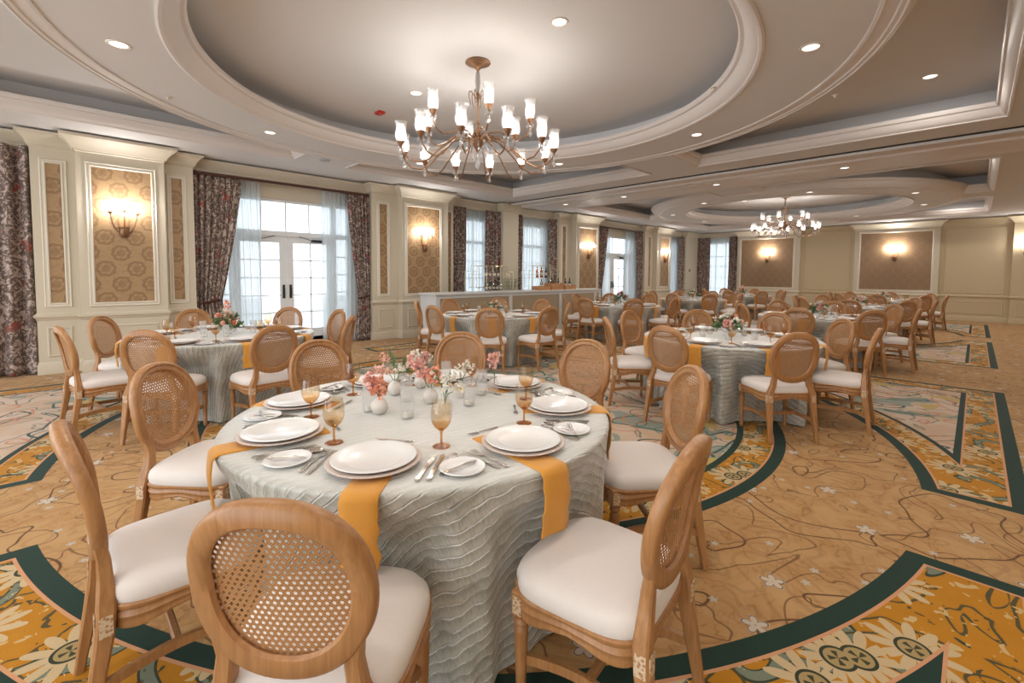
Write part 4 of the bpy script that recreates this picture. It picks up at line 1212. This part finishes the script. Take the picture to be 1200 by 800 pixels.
bouquet((-5.83, 9.35, ZTAB), 'dark leafy bouquet of dusty roses on the table past the bar', HEADS[4], 6, 1.35, m_leafgrey)
bouquet((-1.90, 9.40, ZTAB), 'ivory, blush and burgundy bouquet on the third aisle table', HEADS[3], 7, 1.1)
bouquet((-5.85, 13.3, ZTAB), 'pale bouquet on the fourth window-row table', HEADS[2], 8, 1.15)
bouquet((-1.88, 13.3, ZTAB), 'blush and ivory bouquet on the fourth aisle table', HEADS[3], 9, 1.1)
bouquet((-5.80, 17.2, ZTAB), 'ivory and coral bouquet on the last window-row table', HEADS[1], 10, 1.1)
bouquet((-1.88, 17.2, ZTAB), 'ivory bouquet on the last aisle table', HEADS[2], 11, 1.1)

# clear ribbed candle cylinders
def make_cyl(h):
    r = empty('candle_cylinder', cat='candle holder', group='ribbed glass candle cylinders')
    lathe_obj('glass_tube', [(.001, .0), (.029, .0), (.031, .003), (.031, h), (.0295, h), (.0295, .008), (.001, .008)], m_clear, r, 40, 50, .02, 20)
    m = MB(); m.lathe([(.001, .0085), (.019, .0085), (.019, .028), (.001, .028)], n=16); c = m.build('tea_light', m_ivory, r)
    m = MB(); m.tube([(0, 0, .028), (0, 0, .036)], .0008, 5); m.build('wick', m_black, c)
    return r
PCY = Proto(make_cyl(.145)); PCS = Proto(make_cyl(.09))
for i, (x, y, w) in enumerate([(-1.90, 1.18, 'in front of the tall jar'), (-2.15, 1.33, 'between the two coral vases'), (-1.86, 1.53, 'beside the grey bottle'), (-2.32, 1.72, 'toward the bar end'), (-2.13, 1.10, 'behind the coral bud vase'), (-1.98, 1.72, 'toward the far side')]):
    PCY.place((x, y, ZTAB), i, label='ribbed clear glass candle cylinder %s on the closest table' % w)
for ti, (tx, ty, tn, cut) in enumerate(TABLES[1:]):
    rnd = random.Random(ti + 90)
    for k in range(5):
        a = 2 * PI * k / 5 + rnd.uniform(-.3, .3); q = rnd.uniform(.24, .30)
        (PCY if k % 2 else PCS).place((tx + q * math.cos(a), ty + q * math.sin(a), ZTAB), a, label='%s clear candle cylinder around the bouquet of %s, %s' % (('short', 'tall')[k % 2], tn, ('aisle-facing', 'far-facing', 'window-facing', 'camera-facing', 'carpet-facing')[k]))

# bud vases of the closest table
def budvase(name, x, y, prof, mat, lab, seed, fl, H, hm=None, lean=(0, 0)):
    rnd = random.Random(seed); r = empty(name, (x, y, ZTAB), label=lab, cat='vase')
    lathe_obj('vase_body', prof, mat, r, 28, 50)
    top = prof[-1][1] if prof[-1][0] > .003 else H
    z0 = H * .5
    m = MB()
    for k, (kind, mt, q, dx, dy, dz) in enumerate(fl):
        p = Vector((dx, dy, dz)); m.tube([(0, 0, z0), (dx * .15, dy * .15, H), (dx * .6, dy * .6, H + (dz - H) * .6), tuple(p)], .0022, 6)
        v = (p - Vector((0, 0, H))).normalized()
        if kind == 'ruffle': ruffle(p, q, mt, r, rnd, 1.35, 36, v)
        elif kind == 'open': openflower(p, q, mt, r, rnd, Vector((.75, -.6, .35)), 8, m_yellow, .35)
        elif kind == 'leaf':
            for j in range(7):
                w = (p - Vector((0, 0, H))); petal(m, Vector((0, 0, H)) + w * (.3 + .12 * j), w.normalized() + rdir(rnd) * .8, rdir(rnd), q, q * .34, .15, 4)
        elif kind == 'sprig': sprigs(r, rnd, tuple(p), q, 8, mt)
    m.build('stems', m_green, r)
    return r
ROUND = [(.001, 0), (.020, 0), (.033, .010), (.042, .032), (.040, .052), (.028, .070), (.013, .078), (.011, .084), (.014, .088), (.010, .087), (.008, .078)]
MILK = [(.001, 0), (.022, 0), (.026, .006), (.027, .05), (.022, .066), (.014, .078), (.013, .092), (.016, .095), (.012, .095), (.010, .08)]
JAR = [(.001, 0), (.024, 0), (.036, .012), (.042, .035), (.038, .06), (.020, .078), (.018, .098), (.022, .101), (.017, .100)]
budvase('bud_vase', -2.06, 1.12, ROUND, m_vase, 'round white bud vase with a full coral stock bloom', 21, [('ruffle', m_coral, .040, .0, -.005, .135), ('ruffle', m_pink, .030, -.03, -.03, .165), ('sprig', m_blush, .035, .0, .02, .19)], .085)
budvase('bud_vase', -2.32, 1.36, ROUND, m_vase, 'round white bud vase with green sprigs behind the coral one', 22, [('leaf', m_green, .05, .03, .05, .19), ('leaf', m_green, .05, .05, .08, .16), ('leaf', m_green, .05, -.02, .0, .22), ('sprig', m_blush, .04, -.04, -.05, .17), ('sprig', m_ivory, .03, .06, .02, .14)], .085)
budvase('bud_vase', -2.04, 1.41, ROUND, m_vase, 'round white bud vase with coral blooms in the table middle', 23, [('ruffle', m_coral, .040, .03, .0, .155), ('ruffle', m_pink, .032, -.04, -.03, .175), ('ruffle', m_pink, .030, -.08, -.05, .22)], .085)
budvase('bud_vase', -2.02, 1.60, MILK, m_vase, 'grey milk-bottle bud vase with small cream blossoms', 24, [('sprig', m_ivory, .035, .0, .0, .14), ('sprig', m_ivory, .03, .03, .03, .16)], .093)
budvase('flower_jar', -1.83, 1.35, JAR, m_clear, 'clear round jar with green stems and a white daisy', 25, [('open', m_ivory, .030, .05, .06, .125), ('leaf', m_green, .03, -.04, -.02, .20), ('leaf', m_green, .03, .0, .03, .18), ('sprig', m_ivory, .03, -.01, .03, .16), ('sprig', m_ivory, .03, .05, -.01, .14)], .100)
budvase('bud_vase', -2.36, 1.56, ROUND, m_vase, 'round white bud vase with blush scabiosa heads toward the bar', 26, [('ruffle', m_ivory, .036, -.02, -.02, .20), ('ruffle', m_pink, .026, .03, .01, .19), ('sprig', m_ivory, .035, .02, .04, .15)], .085)
budvase('bud_vase', -1.98, 1.82, MILK, m_clear, 'clear bottle vase with one pink stock bloom by the far cylinder', 27, [('ruffle', m_pink, .032, .0, -.01, .185), ('sprig', m_blush, .03, .02, -.01, .20)], .093)

# ------------------------------------------------------------------ bar with shelves and bottles
BX = -7.75
b = empty('bar_counter', (BX, 8.4, 0), label='long white and tan panelled bar counter under the damask pilasters', cat='bar')
y0, y1 = 5.5 - 8.4, 11.33 - 8.4
m_bar = flat('bar_white_laminate', (.62, .62, .61), .4); m_bartan = flat('bar_tan_panel', (.36, .28, .19), .6)
m = MB(); m.box(-.62, .03, y0 - .03, y1 + .03, 1.01, 1.05, .004); m.build('countertop', m_bar, b, smooth=0)
m = MB(); m.box(-.58, -.035, y0, y1, .0, 1.01); m.build('body', m_bar, b, smooth=0)
ps = [5.5 - 8.4, 7.60 - 8.4, 9.46 - 8.4, 11.05 - 8.4]
for yy in ps + [y1 - .06]:
    m = MB(); m.box(-.034, .0, yy, yy + .10, 0, 1.009, .003); m.build('front_post', m_bar, b, smooth=0)
for i in range(4):
    a_, c_ = ps[i] + .10, (ps + [y1 - .06])[i + 1]
    if c_ - a_ < .1: continue
    m = MB(); m.box(-.034, -.02, a_, c_, .12, .94); m.build('front_panel', m_bartan, b, smooth=0)
    for z0_, z1_ in ((.941, 1.009), (0, .119)): m = MB(); m.box(-.034, -.006, a_, c_, z0_, z1_); m.build('front_rail', m_bar, b, smooth=0)
for i, (u0, u1, z1, nm) in enumerate([(7.15, 8.55, 1.66, 'first window'), (9.15, 10.5, 1.70, 'second window')]):
    s_ = empty('wire_etagere', (-8.72, (u0 + u1) / 2, 0), label='thin gold wire bar shelf in front of the %s' % nm, cat='shelf', group='gold wire shelves')
    h = (u1 - u0) / 2; m = MB()
    for xx in (-.14, .14):
        for yy in (-h, -h / 3, h / 3, h): m.tube([(xx, yy, 0), (xx, yy, z1 - (.14 if abs(yy) == h else 0))], .007, 6)
        m.tube([(xx, -h, z1 - .14), (xx, -h * .75, z1 - .14), (xx, -h * .75, z1), (xx, h * .75, z1), (xx, h * .75, z1 - .14), (xx, h, z1 - .14)], .007, 6)
        m.tube([(xx, -h * .8, 1.12), (xx, -h * .8, 1.45), (xx, h * .8, 1.45), (xx, h * .8, 1.12)], .006, 6, closed=True)
    m.build('wire_frame', m_gold, s_)
    for zz in (.5, 1.02, 1.36):
        m = MB(); m.box(-.145, .145, -h * .95, h * .95, zz - .004, zz + .004); m.build('glass_shelf', m_clearplain, s_, smooth=0)
BOT = [(.001, 0), (.037, 0), (.039, .006), (.039, .17), (.033, .20), (.016, .225), (.0145, .285), (.016, .288), (.016, .298), (.001, .298)]
def make_bottle(mat):
    r = empty('wine_bottle', label='x', cat='bottle', group='bottles around the bar')
    lathe_obj('glass_body', BOT, mat, r, 18, 45)
    lathe_obj('paper_label', [(.0395, .06), (.0400, .061), (.0400, .135), (.0395, .136)], m_labelp, r, 18, 45)
    lathe_obj('foil_cap', [(.0158, .255), (.0165, .256), (.0168, .300), (.001, .301)], m_foil, r, 12, 45)
    return r
BG, BA, BCL = Proto(make_bottle(m_bottle)), Proto(make_bottle(m_bottleamber)), Proto(make_bottle(m_clearplain))
for p_, y, z, lab in ((BA, 9.62, 1.366, 'pale orange bottle on the second wire shelf, closest to camera'), (BA, 9.80, 1.366, 'bright orange bottle in the middle of the second wire shelf'), (BG, 9.98, 1.366, 'dark green bottle on the upper second wire shelf'),
                      (BG, 9.80, 1.026, 'lone dark bottle on the lower second wire shelf')):
    p_.place((-8.70, y, z), 0, label=lab)
for i in range(5): BG.place((-8.70, 7.72 + .12 * i, 1.026), 0, .75, label='dark bottle on the lower first wire shelf, %s from its near end' % ('first', 'second', 'third', 'fourth', 'fifth')[i])
for i in range(4): BCL.place((-8.70, 7.70 + .14 * i, 1.366), 0, .8, label='clear bottle on the upper first wire shelf, %s from its near end' % ('first', 'second', 'third', 'fourth')[i])
def crate(y, w, h, lab, x=-7.98, d=.26):
    r = empty('wooden_crate', (x, y, 1.05), label=lab, cat='crate', group='wooden crates on the bar')
    for sx in (-1, 1):
        m = MB(); n = max(1, int(h / .06))
        for k in range(n): m.box(sx * d / 2 - .006, sx * d / 2 + .006, -w / 2, w / 2, h * k / n + .003, h * (k + 1) / n - .003)
        m.build('side_slats', m_crate, r, smooth=0)
        m = MB(); m.box(-d / 2 + .006, d / 2 - .006, sx * w / 2 - .008, sx * w / 2 + .0, 0, h); m.build('end_board', m_crate, r, smooth=0)
    m = MB(); m.box(-d / 2 + .006, d / 2 - .006, -w / 2 + .008, w / 2 - .008, .001, .009); m.build('bottom_board', m_crate, r, smooth=0)
crate(8.98, .44, .10, 'low pine crate on the bar, nearest end of the row'.replace('nearest', 'closest'))
crate(9.50, .50, .18, 'taller pine crate in the middle of the bar')
crate(10.06, .46, .12, 'low pine crate on the bar beyond the tall one')
for y, x, lab in ((9.36, -7.96, 'green bottle standing in the tall crate, near edge'), (9.50, -7.99, 'green bottle standing in the tall crate, centre'), (9.64, -7.95, 'green bottle standing in the tall crate, far edge'), (9.98, -7.98, 'green bottle in the farther low crate'), (10.14, -7.96, 'dark bottle at the end of the farther low crate')):
    BG.place((x, y, 1.0595), 0, label=lab)
pl = empty('potted_palm', (-8.95, 8.84, 0), label='slim potted palm between the two windows behind the bar', cat='plant')
m = MB(); m.lathe([(.001, 0), (.12, 0), (.15, .30), (.14, .30), (.001, .27)], n=20); m.build('pot', m_vase, pl)
m = MB(); rnd = random.Random(5)
for k in range(9):
    a = 2 * PI * k / 9; P = [(.02 * math.cos(a) + .14 * t ** 1.6 * math.cos(a), .02 * math.sin(a) + .14 * t ** 1.6 * math.sin(a), .27 + 1.3 * t - .25 * t ** 3) for t in [i / 8 for i in range(9)]]
    m.tube(P, .004, 5)
    for j in range(2, 9):
        for s_ in (-1, 1): petal(m, P[j], (math.cos(a + s_ * 1.0), math.sin(a + s_ * 1.0), .2), (0, 0, 1), .12, .018, -.4, 3)
m.build('fronds', m_leafgrey, pl)

# ------------------------------------------------------------------ outside, daylight, world
W = bpy.data.worlds.new('World'); SC.world = W; W.use_nodes = True
bg = W.node_tree.nodes['Background']; bg.inputs[0].default_value = (.88, .955, 1.0, 1); bg.inputs[1].default_value = 4.2
for a, b_ in BAYS:
    l = light('window_portal', 'AREA', (-9.85, (a + b_) / 2, 1.6), 1, size=b_ - a, rot=(0, -PI / 2, 0), shape='RECTANGLE', sy=2.9)
    l.data.shape = 'RECTANGLE'; l.data.size = 2.9; l.data.size_y = b_ - a; l.data.cycles.is_portal = True
SC.view_settings.view_transform = 'Standard'; SC.view_settings.look = 'None'; SC.view_settings.gamma = 1; SC.view_settings.use_curve_mapping = False
SC.view_settings.exposure = -0.30
try:
    SC.cycles.max_bounces = 8; SC.cycles.diffuse_bounces = 4; SC.cycles.glossy_bounces = 3; SC.cycles.transmission_bounces = 4; SC.cycles.transparent_max_bounces = 24
    SC.cycles.sample_clamp_indirect = 3; SC.cycles.caustics_reflective = False; SC.cycles.caustics_refractive = False
except Exception: pass
